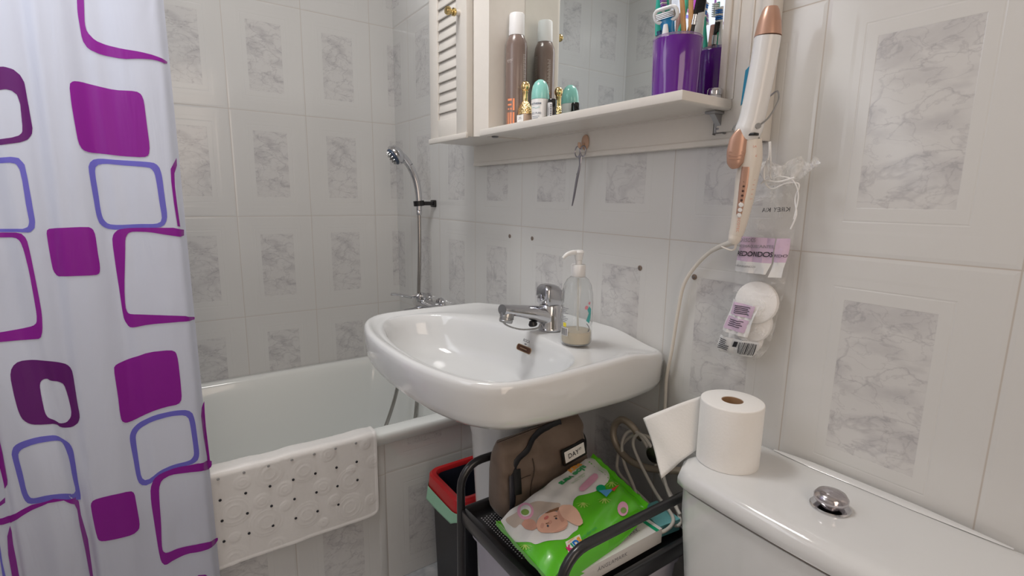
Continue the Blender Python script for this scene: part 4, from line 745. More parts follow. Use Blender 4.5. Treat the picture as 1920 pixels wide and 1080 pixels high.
sy2 = plane_fn((px_-.0015, py_-.0127, SZ+.0165), (1, 0, 0), (0, 0, 1), .0007)
lt.text('AQUA', .0035, lambda x, y: sy2(x, y+.009)).text('ALLEGORIA', .0028, lambda x, y: sy2(x, y+.0055)).text('GUERLAIN', .0030, lambda x, y: sy2(x, y-.010))
lt.m(mat('print_copper', (.5, .2, .1), .5)).poly(disc(0, -.002, .0016, 8), sy2, 1).done('label_print', None, r_, recalc=False)

# --- roll-on deodorant
dx_, dy_ = 1.051, -.068
r_ = root('roll_on_deodorant', (dx_, dy_, SZ), 'white roll-on deodorant with a domed mint green cap on the mirror shelf', 'deodorant')
def eprof(prof, sx_=1.0, sy_=.72): return dict(prof=prof, sx=sx_, sy=sy_)
MB().lathe([(.0180, 0), (.0188, .002), (.0195, .02), (.0215, .054), (.0212, .060)], (dx_, dy_, SZ), n=36, sy=.95).done('bottle', white_plastic, r_)
MB().lathe([(.0213, .0603), (.0218, .062), (.0212, .076), (.0185, .090), (.0135, .099), (.007, .104), (.001, .1055)], (dx_, dy_, SZ), n=36, sy=.97).done('cap', mat('mint_pearl', (.27, .62, .56), .22, coat=.4), r_)
def dfn(x, y):
    a = x/.0205; r = .0195+(.002 if y > .02 else 0)*((y-.02)/.034) + .0004
    ang = -PI/2+.35+a
    return V((dx_+r*math.cos(ang), dy_+r*.955*math.sin(ang)-.0002, SZ+y))
lt = MB().m(mat('print_navy', (.05, .09, .15), .5)).text('BIOTHERM', .0058, lambda x, y: dfn(x, .049+y), 1, .0001)
lt.m(mat('print_teal')if 'print_teal' not in MATS else MATS['print_teal']).tube([dfn(-.011+k*.0022, .0405+.0012*math.sin(k*.8)) for k in range(11)], .0003, 5)
lt.m(MATS['print_navy']).text('DEO PURE', .0062, lambda x, y: dfn(x, .028+y), 1.05)
for k in range(5): lt.poly([(-.011, .021-.0035*k), (.010-.003*(k % 2), .021-.0035*k), (.010-.003*(k % 2), .0218-.0035*k), (-.011, .0218-.0035*k)], dfn, .003)
lt.done('label_print', None, r_, recalc=False)

# --- small black tube with gold collar
tx, ty = 1.083, -.058
r_ = root('nail_polish', (tx, ty, SZ), 'slim black cosmetic bottle with white label and gold band beside the mint cap', 'cosmetics')
MB().box((tx-.0085, ty-.0085, SZ), (tx+.0085, ty+.0085, SZ+.006), .001).done('base', black_plastic, r_)
MB().lathe([(.0095, .006), (.0099, .007), (.0099, .013), (.0095, .014)], (tx, ty, SZ), n=24).done('gold_band', gold, r_)
MB().lathe([(.0098, .0142), (.0104, .016), (.0102, .056), (.0085, .0585), (.002, .059)], (tx, ty, SZ), n=28).done('cap', mat('gloss_black', (.008, .008, .009), .12, coat=.5), r_)
tf = cyl_fn(tx, ty, SZ, .0106, -PI/2+.3)
lt = MB().m(mat('sticker_silver', (.62, .62, .63), .4)).poly(rrect(-.0075, .017, .0068, .050, .002, 3), tf, .002)
tf2 = cyl_fn(tx, ty, SZ, .0108, -PI/2+.3); lt.m(ink)
for k in range(7): lt.poly([(.002, .021+k*.0037), (.0058, .021+k*.0037), (.0058, .023+k*.0037), (.002, .023+k*.0037)], tf2, .002)
for k in range(5): lt.poly([(-.0062+k*.0015, .022), (-.0058+k*.0015, .022), (-.0058+k*.0015, .044-.003*(k % 3)), (-.0062+k*.0015, .044-.003*(k % 3))], tf2, .002)
lt.done('sticker', None, r_, recalc=False)

# --- purple tumbler
cx_, cy_ = 1.442, -.081
purple = mat('purple_acrylic', (.115, .012, .25), .12, coat=.6)
r_ = root('tumbler', (cx_, cy_, SZ), 'glossy purple tumbler packed with razors and brushes on the mirror shelf', 'tumbler')
co_ = MB().lathe([(.034, 0), (.0375, .002), (.0385, .03), (.0405, .095), (.0398, .0965), (.0375, .0955), (.036, .03), (.034, .006), (.002, .005)], (cx_, cy_, SZ), n=48)
co_.done('cup', purple, r_)
MB().lathe([(.0403, .0965), (.0408, .099), (.0395, .1005), (.0380, .099), (.0378, .096)], (cx_, cy_, SZ), n=48, cap0=False, cap1=False).done('clear_lip', mat('clear_lip', (.75, .62, .85), .08, trans=.8, ior=1.3), r_)
CZ = SZ+.007
def stick_thing(name, label, cat, base, tip, group=None):
    """returns root plus an along-axis placer"""
    base = V(base); tip = V(tip); r_ = root(name, base, label, cat, group); return r_, base, (tip-base)
# wooden brush handles
wood = mat('wood', (.62, .35, .15), .35, coat=.2, bump=(60, .05, .12))
for k, (bx, by, tx_, ty_, lab) in enumerate(((1.455, -.062, 1.4595, -.106, 'light wooden make-up brush handle in the purple tumbler, nearer the razor'), (1.468, -.070, 1.4710, -.096, 'light wooden make-up brush handle in the purple tumbler, beside the black brow brush'))):
    a, b2 = V((bx, by, CZ)), V((tx_, ty_, SZ+.185))
    r_ = root('makeup_brush', a, lab, 'brush', 'wooden brush handles in the tumbler')
    pts = [a.lerp(b2, t) for t in (0, .3, .6, .9, 1)]
    MB().tube(pts, [.0035, .0040, .0042, .0036, .0022], 14, 3).done('handle', wood, r_)
    MB().tube([a.lerp(b2, .02), a.lerp(b2, .2)], .0046, 14).done('ferrule', rose_gold, r_)
# razor: blue grip, white guard frame, metal cartridge
ra, rb = V((1.458, -.060, CZ)), V((1.441, -.106, SZ+.112))
r_ = root('razor', ra, 'blue and white safety razor leaning at the left of the purple tumbler', 'razor')
rblue = mat('razor_blue', (.0, .21, .48), .3, coat=.3)
rw = mat('razor_white', (.80, .83, .86), .25, coat=.3)
MB().tube([ra, ra.lerp(rb, .5), ra.lerp(rb, .8), rb, rb+V((-.001, -.004, .016))], [(.004, .004), (.006, .005), (.007, .006), (.011, .006), (.014, .004)], 16, 4, ref=(1, .35, 0)).done('handle', rblue, r_)
hc_ = rb+V((-.001, -.006, .019)); rx = V((1, .30, .08)).normalized(); ry = V((-.1, -.30, .95)).normalized(); rn = rx.cross(ry).normalized()
pf = plane_fn(hc_, rx, ry, 0)
def ringtube(mb_, pts, r): mb_.tube(pts+[pts[0], pts[1]], r, 10)
fr = MB(); ringtube(fr, [hc_+rx*x+ry*y for x, y in rrect(-.0185, -.0085, .0185, .0105, .008, 6)], .0032)
fr.done('guard_frame', rw, r_)
ct = MB().m(mat('razor_grey', (.45, .43, .42), .4)).tube([hc_+rx*-.0145, hc_+rx*.0145], (.0055), 12)
ct.m(chrome)
for k in range(4): ct.tube([hc_+rx*-.0142+ry*(-.004+k*.0024)+rn*.0056, hc_+rx*.0142+ry*(-.004+k*.0024)+rn*.0056], .0007, 6)
ct.done('blade_cartridge', None, r_)
MB().tube([rb+V((.003, -.008, -.03)), rb+V((.002, -.0085, -.012)), rb+V((.001, -.008, .004))], [(.004, .003), (.006, .003), (.0035, .003)], 12, 4, ref=(1, .3, 0)).done('grip_inlay', rw, r_)
# second razor (navy grip) behind
ra, rb = V((1.450, -.100, CZ)), V((1.412, -.086, SZ+.108))
r_ = root('razor', ra, 'dark navy razor handle leaning left behind the blue razor', 'razor')
MB().tube([ra, ra.lerp(rb, .6), rb, rb+V((-.002, -.003, .012))], [.004, .006, .0085, .006], 14, 4).done('handle', mat('razor_navy', (.01, .05, .13), .3), r_)
MB().tube([rb+V((-.004, -.002, .004)), rb+V((-.010, .0, .045)), rb+V((-.012, .002, .075))], [(.007, .004), (.0055, .004), (.004, .003)], 12, 4).done('head_arm', mat('razor_teal', (.02, .38, .30), .3), r_)
# eyebrow brushes: black comb end with metal ferrule
def brow_brush(a, b2, lab):
    a, b2 = V(a), V(b2); d = (b2-a).normalized(); r_ = root('eyebrow_brush', a, lab, 'brush', 'black brow brushes in the tumbler')
    MB().tube([a, a.lerp(b2, .70)], .0032, 12).done('handle', black_plastic, r_)
    MB().tube([a.lerp(b2, .70), a.lerp(b2, .80)], .0044, 14).tube([a.lerp(b2, .735), a.lerp(b2, .745)], .0050, 14).done('ferrule', chrome, r_)
    side = d.cross(V((.6, -.8, 0))).normalized()
    h = MB(); h.tube([a.lerp(b2, .80), a.lerp(b2, 1.0)], [(.004, .0028), (.003, .002)], 10)
    for k in range(14):
        p = a.lerp(b2, .82+.18*k/13)
        h.tube([p, p+side*.013+d*.003], [.0011, .0007], 5)
        h.tube([p+V((.0012, -.0016, 0)), p+V((.0012, -.0016, 0))+side*.012+d*.003], [.0011, .0007], 5)
    h.done('bristles', mat('bristle_black', (.01, .01, .011), .55), r_)
brow_brush((1.462, -.092, CZ), (1.4790, -.082, SZ+.158), 'black eyebrow brush with silver ferrule rising at the right of the tumbler')
brow_brush((1.428, -.075, CZ), (1.452, -.052, SZ+.150), 'black eyebrow comb leaning toward the mirror in the tumbler')
# toothbrushes
def toothbrush(a, b2, mcol, bcol, lab, nrm):
    a, b2 = V(a), V(b2); d = (b2-a).normalized(); nrm = (V(nrm)-d*d.dot(V(nrm))).normalized()
    r_ = root('toothbrush', a, lab, 'toothbrush', 'toothbrushes in the tumbler')
    MB().tube([a, a.lerp(b2, .3), a.lerp(b2, .6), a.lerp(b2, .8), b2+d*.002], [(.005, .004), (.0065, .005), (.0055, .0045), (.0035, .003), (.0055, .003)], 14, 4).done('handle', mcol, r_)
    MB().tube([a.lerp(b2, .2)+nrm*.003, a.lerp(b2, .45)+nrm*.0035, a.lerp(b2, .62)+nrm*.003], [(.003, .003), (.0045, .0035), (.002, .003)], 10, 4).done('grip', bcol, r_)
    h = MB().m(bcol); s_ = d.cross(nrm)
    for i in range(7):
        h.m(bcol if i % 3 else white_plastic)
        for j in (-1, 0, 1):
            p = b2-d*(.001+i*.0032)+s_*j*.003; h.tube([p+nrm*.002, p+nrm*.012], .0013, 6)
    h.done('bristles', None, r_)
toothbrush((1.452, -.075, CZ), (1.462, -.049, SZ+.160), white_plastic, mat('brush_blue', (.02, .18, .60), .3), 'white toothbrush with blue bristles reflected in the mirror', (0, 1, 0))
toothbrush((1.433, -.088, CZ), (1.444, -.064, SZ+.175), mat('brush_green', (.05, .45, .30), .3), mat('brush_white2', (.8, .85, .82), .3), 'green toothbrush standing behind the razor in the tumbler', (0, 1, .1))
toothbrush((1.437, -.066, CZ), (1.407, -.076, SZ+.175), mat('brush_teal', (.03, .40, .30), .3), mat('brush_lilac', (.35, .15, .55), .3), 'teal toothbrush leaning left out of the tumbler', (-.3, -1, .1))
# tall blush make-up tube and purple handle
a = V((1.432, -.062, CZ)); b2 = V((1.4365, -.070, SZ+.142))
r_ = root('lip_gloss', a, 'rose gold cosmetic tube standing in the purple tumbler behind the razor', 'cosmetics')
MB().tube([a, b2], .0078, 20).done('tube', mat('rose_tube', (.48, .27, .22), .3, metal=.3), r_)
a = V((1.44, -.10, CZ)); b2 = V((1.4405, -.103, SZ+.176))
r_ = root('spatula', V((1.476, -.064, SZ)), 'pale grey plastic spatula standing behind the brow brush in the tumbler', 'spatula')
MB().box((1.4665, -.0685, SZ+.008), (1.4785, -.066, SZ+.150), .001, rot=Matrix.Rotation(.05, 3, 'Y')).done('blade', mat('pale_grey', (.55, .56, .56), .3), r_)
# black hair pin leaning between tumbler and mirror
o = MB().tube([(1.401, -.040, SZ+.003), (1.398, -.032, SZ+.06), (1.402, -.0265, SZ+.125)], .0016, 8, 4).tube([(1.4045, -.040, SZ+.003), (1.4025, -.033, SZ+.06), (1.402, -.0265, SZ+.125)], .0013, 8, 4).done('hair_pin', black_metal, None, loc=(1.401, -.04, SZ))
tag(o, 'long thin black hair pin leaning on the mirror left of the purple tumbler', 'hair pin')
# small chrome cap right of the tumbler
r_ = root('chrome_jar', (1.492, -.040, SZ), 'tiny silver capped jar at the right end of the mirror shelf', 'jar')
MB().lathe([(.0098, 0), (.0105, .001), (.0105, .007)], (1.492, -.040, SZ), n=24).done('jar_body', mat('jar_glass', (.55, .55, .58), .1, coat=.5), r_)
MB().lathe([(.0115, .0072), (.0122, .009), (.0120, .016), (.0105, .018), (.002, .0182)], (1.492, -.040, SZ), n=24).done('jar_lid', chrome, r_)

# --- scissors on a stick-on hook
r_ = root('wall_hook', (1.158, -.0245, 1.262), 'beige oval stick-on hook under the mirror shelf', 'hook')
MB().lathe([(.0105, 0), (.0115, .001), (.0105, .004), (.004, .006)], (1.158, -.0185, 1.266), (0, -1, 0), 28, sy=1.5).done('pad', mat('beige_plastic', (.55, .36, .26), .35), r_)
MB().tube([(1.158, -.024, 1.262), (1.158, -.032, 1.256), (1.158, -.0375, 1.258), (1.158, -.038, 1.265)], [(.0048, .002), (.0045, .002), (.004, .002), (.003, .0018)], 10, 4).done('prong', MATS['beige_plastic'], r_)
r_ = root('scissors', (1.158, -.036, 1.24), 'slim steel nail scissors hanging closed from the beige hook', 'scissors')
for s_, nm in ((-1, 'blade_half'), (1, 'blade_half')):
    m_ = MB(); cx2 = 1.158+s_*.0105; cz2 = 1.2455
    ringp = [V((cx2+.0085*math.cos(a), -.034-s_*.001, cz2+.0115*math.sin(a))) for a in [2*PI*k/22 for k in range(22)]]
    m_.tube(ringp+[ringp[0], ringp[1]], .0014, 8)
    m_.tube([(cx2-s_*.006, -.034-s_*.001, cz2-.008), (1.158+s_*.001, -.034-s_*.001, 1.215), (1.150, -.034-s_*.001, 1.185), (1.141-s_*.0, -.033-s_*.001, 1.148), (1.134, -.032-s_*.001, 1.125)], [(.0016, .0022), (.0015, .0028), (.0013, .0030), (.0010, .0024), (.0006, .0006)], 8, 5, ref=(0, 1, 0))
    m_.done(nm, mat('scissor_steel', (.34, .33, .36), .3, metal=1), r_)
MB().lathe([(.002, -.003), (.002, .003)], (1.152, -.034, 1.196), (0, 1, 0), 10).done('rivet', steel, r_)

# ================================================================= CURLING IRON
r_ = root('curling_iron', (1.575, -.07, 1.09), 'white and rose gold curling iron hanging at the right edge of the mirror frame', 'curling iron')
P_tip = V((1.5985, -.078, 1.4125)); P_b0 = V((1.5975, -.078, 1.374)); P_b1 = V((1.592, -.076, 1.325)); P_b2 = V((1.584, -.075, 1.268)); P_b3 = V((1.5745, -.076, 1.235))
MB().tube([P_tip, P_tip.lerp(P_b0, .12), P_tip.lerp(P_b0, .5), P_b0], [.009, .0115, .0155, .0182], 28).done('barrel_tip', rose_gold, r_)
MB().tube([P_b0, P_b1, P_b2, V((1.5795, -.075, 1.248)), P_b3], [.0175, .0178, .0180, .0195, .0165], 28, 5).done('barrel', white_plastic, r_)
pv = V((1.5805, -.078, 1.222))
hb = [V((1.583, -.073, 1.232)), V((1.584, -.070, 1.205)), V((1.580, -.069, 1.175)), V((1.577, -.068, 1.14)), V((1.5715, -.067, 1.10)), V((1.5685, -.067, 1.088))]
MB().tube(hb, [(.0155, .014), (.0165, .015), (.0165, .015), (.0145, .014), (.0115, .011), (.0105, .010)], 24, 6, ref=(1, .2, 0)).done('handle', cream_plastic, r_)
vd = (cam.location-V((1.577, -.069, 1.16))); vd.z = 0; vd.normalize()   # handle front points into the room
side = V((0, 0, 1)).cross(vd).normalized()
lev = [V((1.5745, -.076, 1.246)), V((1.571, -.078, 1.232)), V((1.569, -.078, 1.214)), V((1.568, -.077, 1.198)), V((1.568, -.075, 1.190))]
lm = MB().tube([p+vd*.013-side*.004 for p in lev], [(.006, .004), (.0125, .006), (.0135, .0065), (.0115, .006), (.005, .004)], 22, 5, ref=side)
for k in range(3):
    p = V((1.569, -.078, 1.214-k*.005))+vd*.0185-side*.004
    lm.tube([p-side*.010+vd*-.001, p+V((0, 0, -.0015)), p+side*.010+vd*-.001], .0008, 6, 4)
lm.done('clamp_lever', rose_gold, r_)
pn = MB().tube([p+vd*(.0115-k*.0005)-side*0 for k, p in enumerate([V((1.580, -.071, 1.192)), V((1.578, -.070, 1.165)), V((1.5755, -.069, 1.14)), V((1.573, -.068, 1.122)), V((1.5725, -.068, 1.117))])], [(.0075, .004), (.0078, .004), (.0065, .004), (.0055, .004), (.003, .003)], 18, 5, ref=side)
pn.m(rose_gold); pn.m(mat('led_dark', (.08, .04, .03), .4))
for k in range(5):
    p = V((1.577-.0005*k, -.0698, 1.170-.007*k)); pn.lathe([(.0019, 0), (.0015, .001)], p+vd*.0150, vd, 10)
pn.m(white_plastic)
for k in range(3):
    p = V((1.5745-.0008*k, -.069, 1.135-.0078*k)); pn.lathe([(.0034 if k else .0038, 0), (.0028, .0012)], p+vd*(.0147-.0002*k), vd, 12)
pn.done('control_strip', None, r_)
tx2 = MB().m(mat('print_rose', (.70, .28, .18), .5))
p = V((1.5700, -.0675, 1.106))+vd*.0142
up = V((.035, -.0, 1)).normalized()
tx2.text('CECOTEC', .0055, plane_fn(p+side*.0015, -up, side, .0), 1.1)
tx2.done('handle_lettering', None, r_, recalc=False); tx2 = MB().m(MATS['print_rose'])
tx2.text('LA', .0045, plane_fn(V((1.583, -.0725, 1.221))+vd*.0155+side*.006, side, up, 0)).text('c', .006, plane_fn(V((1.582, -.0705, 1.208))+vd*.0152+side*.009, side, up, 0))
tx2.done('dial_letters', None, r_, recalc=False); tx2 = MB().m(MATS['print_rose'])
for k in range(5): tx2.poly([(0, 0), (.003, 0), (.003, .0006), (0, .0006)], plane_fn(V((1.578-.0005*k, -.069, 1.172-.007*k))+vd*.0130+side*.0105, side, up, 0), 1)
tx2.done('scale_marks', None, r_, recalc=False)
MB().tube([P_b3+V((.001, .004, .004)), hb[0]+V((0, 0, -.004))], [.013, .014], 20).done('neck', mat('neck_grey', (.35, .36, .38), .4), r_)
MB().box((1.584, -.089, 1.2365), (1.598, -.077, 1.2405), .001).done('clamp_pivot', black_plastic, r_)
st = MB()
st.tube([(1.598, -.082, 1.250), (1.607, -.072, 1.262), (1.612, -.060, 1.285), (1.603, -.047, 1.302), (1.590, -.040, 1.300), (1.571, -.042, 1.283), (1.561, -.056, 1.268), (1.556, -.072, 1.258), (1.560, -.086, 1.248)], .0013, 8, 6)
st.lathe([(.0042, -.004), (.0042, .004)], (1.5965, -.082, 1.250), (1, -.6, 0), 14)
st.done('wire_stand', steel, r_)
MB().tube([V((1.5687, -.067, 1.089)), V((1.5675, -.067, 1.082)), V((1.565, -.066, 1.076))], [.0100, .0098, .0080], 18, 4).tube([V((1.568, -.066, 1.080)), V((1.5665, -.062, 1.066)), V((1.558, -.060, 1.062)), V((1.54, -.058, 1.066))], [.003, .0016, .0014, .0012], 8, 5).done('cable_socket', cream_plastic, r_)
cable = mat('cable_white', (.72, .68, .62), .4)
rp = [V((1.566, -.066, 1.077)), V((1.552, -.058, 1.072)), V((1.527, -.044, 1.064)), V((1.505, -.034, 1.054))]
Pp, _ = catmull(rp, [0]*4, 10)
MB().tube(Pp, [(.0056-.0018*i/len(Pp)) if i % 2 else (.0042-.0012*i/len(Pp)) for i in range(len(Pp))], 14).done('strain_relief', cable, r_, sharp=80)
cb_pts = [(1.506, -.034, 1.055), (1.472, -.022, 1.028), (1.443, -.018, .985), (1.430, -.014, .92), (1.421, -.011, .85), (1.412, -.010, .79), (1.413, -.010, .74), (1.416, -.014, .69), (1.41, -.03, .66)]
# the cable ends in loose coils at the back of the trolley
coil = [(1.395, -.040, .665), (1.365, -.042, .655), (1.335, -.045, .62), (1.33, -.05, .585), (1.345, -.06, .566), (1.40, -.075, .562), (1.45, -.09, .562), (1.50, -.11, .563), (1.53, -.10, .566), (1.50, -.07, .575), (1.45, -.05, .60),
        (1.41, -.045, .64), (1.38, -.048, .668), (1.355, -.05, .66), (1.345, -.055, .63), (1.36, -.06, .592), (1.41, -.085, .572), (1.46, -.125, .565), (1.51, -.15, .566), (1.53, -.14, .57), (1.52, -.105, .576), (1.46, -.08, .585), (1.40, -.06, .615), (1.375, -.055, .645),
        (1.39, -.056, .672), (1.42, -.058, .662), (1.45, -.06, .63), (1.48, -.07, .595), (1.52, -.085, .575)]
MB().tube(cb_pts+coil, .0034, 10, 8).done('cable', cable, r_, sharp=80)

# blue nail file hooked beside the iron
o = MB().rings([[V((1.540, -.0345, 1.345)), V((1.5515, -.0345, 1.355)), V((1.5480, -.0345, 1.305)), V((1.5370, -.0345, 1.292))],
                [V((1.540, -.0332, 1.345)), V((1.5515, -.0332, 1.355)), V((1.5480, -.0332, 1.305)), V((1.5370, -.0332, 1.292))]]).done('hanging_tag', mat('tag_blue', (.0, .19, .33), .4))
tag(o, 'small blue tag behind the curling iron at the mirror frame', 'tag')

# ================================================================= BAG OF COTTON PADS
film = bpy.data.materials.new('clear_film'); film.use_nodes = True
nt = film.node_tree; b = nt.nodes['Principled BSDF']; b.inputs['Base Color'].default_value = (.95, .95, .95, 1); b.inputs['Roughness'].default_value = .18; b.inputs['Alpha'].default_value = .16; b.inputs['Specular IOR Level'].default_value = .8
tc = nt.nodes.new('ShaderNodeTexCoord'); n = nt.nodes.new('ShaderNodeTexNoise'); n.inputs['Scale'].default_value = 26; n.inputs['Detail'].default_value = 3; n.inputs['Distortion'].default_value = 1.5
nt.links.new(tc.outputs['Object'], n.inputs[0]); bp = nt.nodes.new('ShaderNodeBump'); bp.inputs['Strength'].default_value = 1; bp.inputs['Distance'].default_value = .01
nt.links.new(n.outputs['Fac'], bp.inputs['Height']); nt.links.new(bp.outputs[0], b.inputs['Normal'])
mr = nt.nodes.new('ShaderNodeMapRange'); mr.inputs[1].default_value = .5; mr.inputs[2].default_value = .75; mr.inputs[3].default_value = .05; mr.inputs[4].default_value = .42
nt.links.new(n.outputs['Fac'], mr.inputs[0]); nt.links.new(mr.outputs[0], b.inputs['Alpha'])
r_ = root('cotton_pad_bag', (1.61, -.03, 1.20), 'clear drawstring bag of round cotton pads hanging beside the curling iron', 'bag')
# centre line of the hanging bag, measured against the wall
cl = [(1.200, 1.604, .010, .004), (1.185, 1.602, .022, .007), (1.165, 1.6000, .036, .011), (1.13, 1.5990, .041, .012), (1.08, 1.5960, .043, .012), (1.03, 1.5930, .043, .015), (.985, 1.5900, .041, .021), (.945, 1.5840, .041, .022), (.91, 1.5770, .043, .019), (.890, 1.5690, .041, .012), (.880, 1.5640, .032, .004)]
def bagc(z):
    pts = list(reversed(cl)); return lin(z, [(p[0], p[1]) for p in pts]), lin(z, [(p[0], p[2]) for p in pts]), lin(z, [(p[0], p[3]) for p in pts])
YB = -.026
def bag_surf(u, z, off=0):   # u in -1..1 across the front
    cx0, hw_, dp = bagc(z)
    wrk = .0016*math.sin(u*9+z*90)+.0012*math.sin(u*23-z*140)
    return V((cx0+u*hw_, YB-dp*math.sqrt(max(0, 1-min(1, abs(u))**2.2))-wrk-off, z))
bg = MB().m(film)
nz = 70
bg.rings([[ (bag_surf(math.cos(a), 1.2-.32*j/nz) if math.sin(a) >= 0 else (lambda p, u_: V((p.x, min(-.003, YB+bagc(p.z)[2]*.55*math.sqrt(max(0, 1-abs(u_)**2.2))), p.z)))(bag_surf(math.cos(a), 1.2-.32*j/nz), math.cos(a))) for a in [2*PI*k/40 for k in range(40)]] for j in range(nz+1)], False, True)
bg.done('film_bag', None, r_, sharp=180)
def bpatch(mb_, x0, z0, x1, z1, sk=0, off=.0012, skew=0):
    def f(x, y): return bag_surf(max(-.98, min(.98, x)), y+skew*x, off)
    mb_.poly([(x0, z0), (x1, z0), (x1, z1), (x0, z1)], f, .12 if False else .03); return f
lil = mat('label_lilac', (.66, .50, .66), .4); lw = mat('label_white', (.80, .80, .80), .4)
def bp2(mb_, pts, off=.0012):
    t = bmesh.new()
    mb_.poly([(x*.042, z) for x, z in pts], lambda X, z: bag_surf(max(-.985, min(.985, X/.042)), z+.06*X, off), .006)
lb = MB().m(lil); bp2(lb, [(-.95, 1.046), (.50, 1.044), (.50, 1.083), (-.88, 1.086)]); bp2(lb, [(.55, 1.046), (.95, 1.046), (.95, 1.083), (.55, 1.083)])
lb.m(lw); bp2(lb, [(-.95, 1.028), (.40, 1.026), (.50, 1.044), (-.95, 1.046)]); bp2(lb, [(.50, 1.022), (.90, 1.022), (.95, 1.046), (.55, 1.046)])
def bt(mb_, s_, size, cxx, czz, off=.0034, sp=1, bold=0): mb_.text(s_, size, lambda x, y: bag_surf(max(-.98, min(.98, cxx+x/.042)), czz+y+.06*x, off), sp, bold)
lb.m(pgrey); bt(lb, 'DISCOS', .0085, -.50, 1.0785); bt(lb, 'DESMAQUILLANTES', .0068, -.20, 1.0695, sp=.95)
lb.m(ink); bt(lb, 'REDONDOS', .0112, -.20, 1.0570, bold=.0002); bt(lb, 'REDO', .0062, .77, 1.058)
lb.m(pgrey); bt(lb, 'HIPOALERGENICOS', .0042, -.48, 1.036)
lb.done('top_label', None, r_, recalc=False)
lb = MB().m(lw); bp2(lb, [(-.90, .924), (.30, .920), (.46, .976), (-.72, .982)])
lb.m(lil); bp2(lb, [(-.66, .956), (.30, .953), (.34, .974), (-.60, .978)], .0024); bp2(lb, [(-.80, .930), (.16, .927), (.22, .949), (-.72, .953)], .0024)
lb.m(ink)
for k in range(5): bp2(lb, [(-.50, .9715-k*.003), (.20-.1*(k % 2), .9705-k*.003), (.20-.1*(k % 2), .9717-k*.003), (-.50, .9727-k*.003)], .0036)
for k in range(4): bp2(lb, [(-.62, .9465-k*.0035), (.05-.1*(k % 2), .9455-k*.0035), (.05-.1*(k % 2), .9467-k*.0035), (-.62, .9477-k*.0035)], .0036)
lb.done('side_label', None, r_, recalc=False)
lb = MB().m(lw); bp2(lb, [(-.95, .884), (.75, .884), (.80, .914), (-.95, .914)])
lb.m(ink)
for k in range(13):
    x = .12+k*.048; w2 = .018 if k % 3 else .030; bp2(lb, [(x, .888), (x+w2, .888), (x+w2, .911), (x, .911)], .0032)
for k in range(6): bp2(lb, [(-.88, .890+k*.0036), (-.30 if k < 3 else -.45, .890+k*.0036), (-.30 if k < 3 else -.45, .8915+k*.0036), (-.88, .8915+k*.0036)], .0032)
bp2(lb, [(-.16, .899), (.0, .899), (.03, .910), (-.13, .910)], .0032)
lb.done('barcode_label', None, r_, recalc=False)
lb = MB().m(ink); bt(lb, 'KIREY KIA', .0095, .40, 1.128, sp=1.05)
# written back to front on the far side of the film, as the photo shows
lb.bm.clear(); lb.text('KIREY KIA', .0095, lambda x, y: bag_surf(max(-.98, min(.98, .35-x/.042)), 1.128+y-.06*x, .0014)); lb.done('film_print', None, r_, recalc=False)
dsx = MB()
dsx.tube([(1.588, -.03, 1.232), (1.592, -.034, 1.21), (1.590, -.04, 1.19), (1.596, -.045, 1.170), (1.61, -.048, 1.160), (1.63, -.046, 1.168), (1.645, -.04, 1.166), (1.641, -.038, 1.145), (1.646, -.04, 1.122), (1.640, -.04, 1.10)], .0012, 7, 8)
dsx.tube([(1.590, -.03, 1.232), (1.597, -.036, 1.20), (1.605, -.045, 1.175), (1.62, -.05, 1.178), (1.638, -.045, 1.172), (1.646, -.04, 1.15), (1.643, -.04, 1.115)], .0010, 7, 8)
dsx.tube([(1.590, -.045, 1.168), (1.60, -.048, 1.172), (1.62, -.050, 1.170), (1.64, -.045, 1.176)], .0014, 7, 6)
dsx.done('drawstring', mat('string_white', (.86, .86, .86), .7), r_)
film2 = film.copy(); film2.name = 'gathered_film'
for n_ in film2.node_tree.nodes:
    if n_.type == 'MAP_RANGE': n_.inputs[1].default_value = .42; n_.inputs[2].default_value = .62; n_.inputs[3].default_value = .12; n_.inputs[4].default_value = .75
gm = MB().m(film2)
def ruff(u, v):
    a = u*2*PI; z = 1.165+v*.035; r = .016+.018*v+.006*math.sin(a*7+v*3)*v
    return V((1.612+r*1.25*math.cos(a)+.008*v, min(-.004, -.030+r*.55*math.sin(a)), z+.006*math.sin(a*5)*v))
gm.grid(60, 10, ruff, closed_u=True); gm.done('gathered_neck', None, r_, sharp=180)
cotton = mat('cotton', (.88, .87, .86), .95, bump=(220, .25, .02))
for k, (x, z, lab) in enumerate(((1.5925, .978, 'white round cotton pad, topmost in the clear bag'), (1.5850, .942, 'white round cotton pad, middle one in the clear bag'), (1.5750, .913, 'white round cotton pad, lowest one in the clear bag'))):
    rr = (.0350, .0335, .0290)[k]; y = -.0290+.0045*k
    o = MB().lathe([(.004, -.0068), (rr-.004, -.0065), (rr-.001, -.0045), (rr, 0), (rr-.001, .0045), (rr-.004, .0065), (.004, .0068)], (0, 0, 0), (.08, -1, .16+.03*k), 36).done('cotton_pad', cotton)
    o.location = (x, y, z); tag(o, lab, 'cotton pad', 'cotton pads in the clear bag')

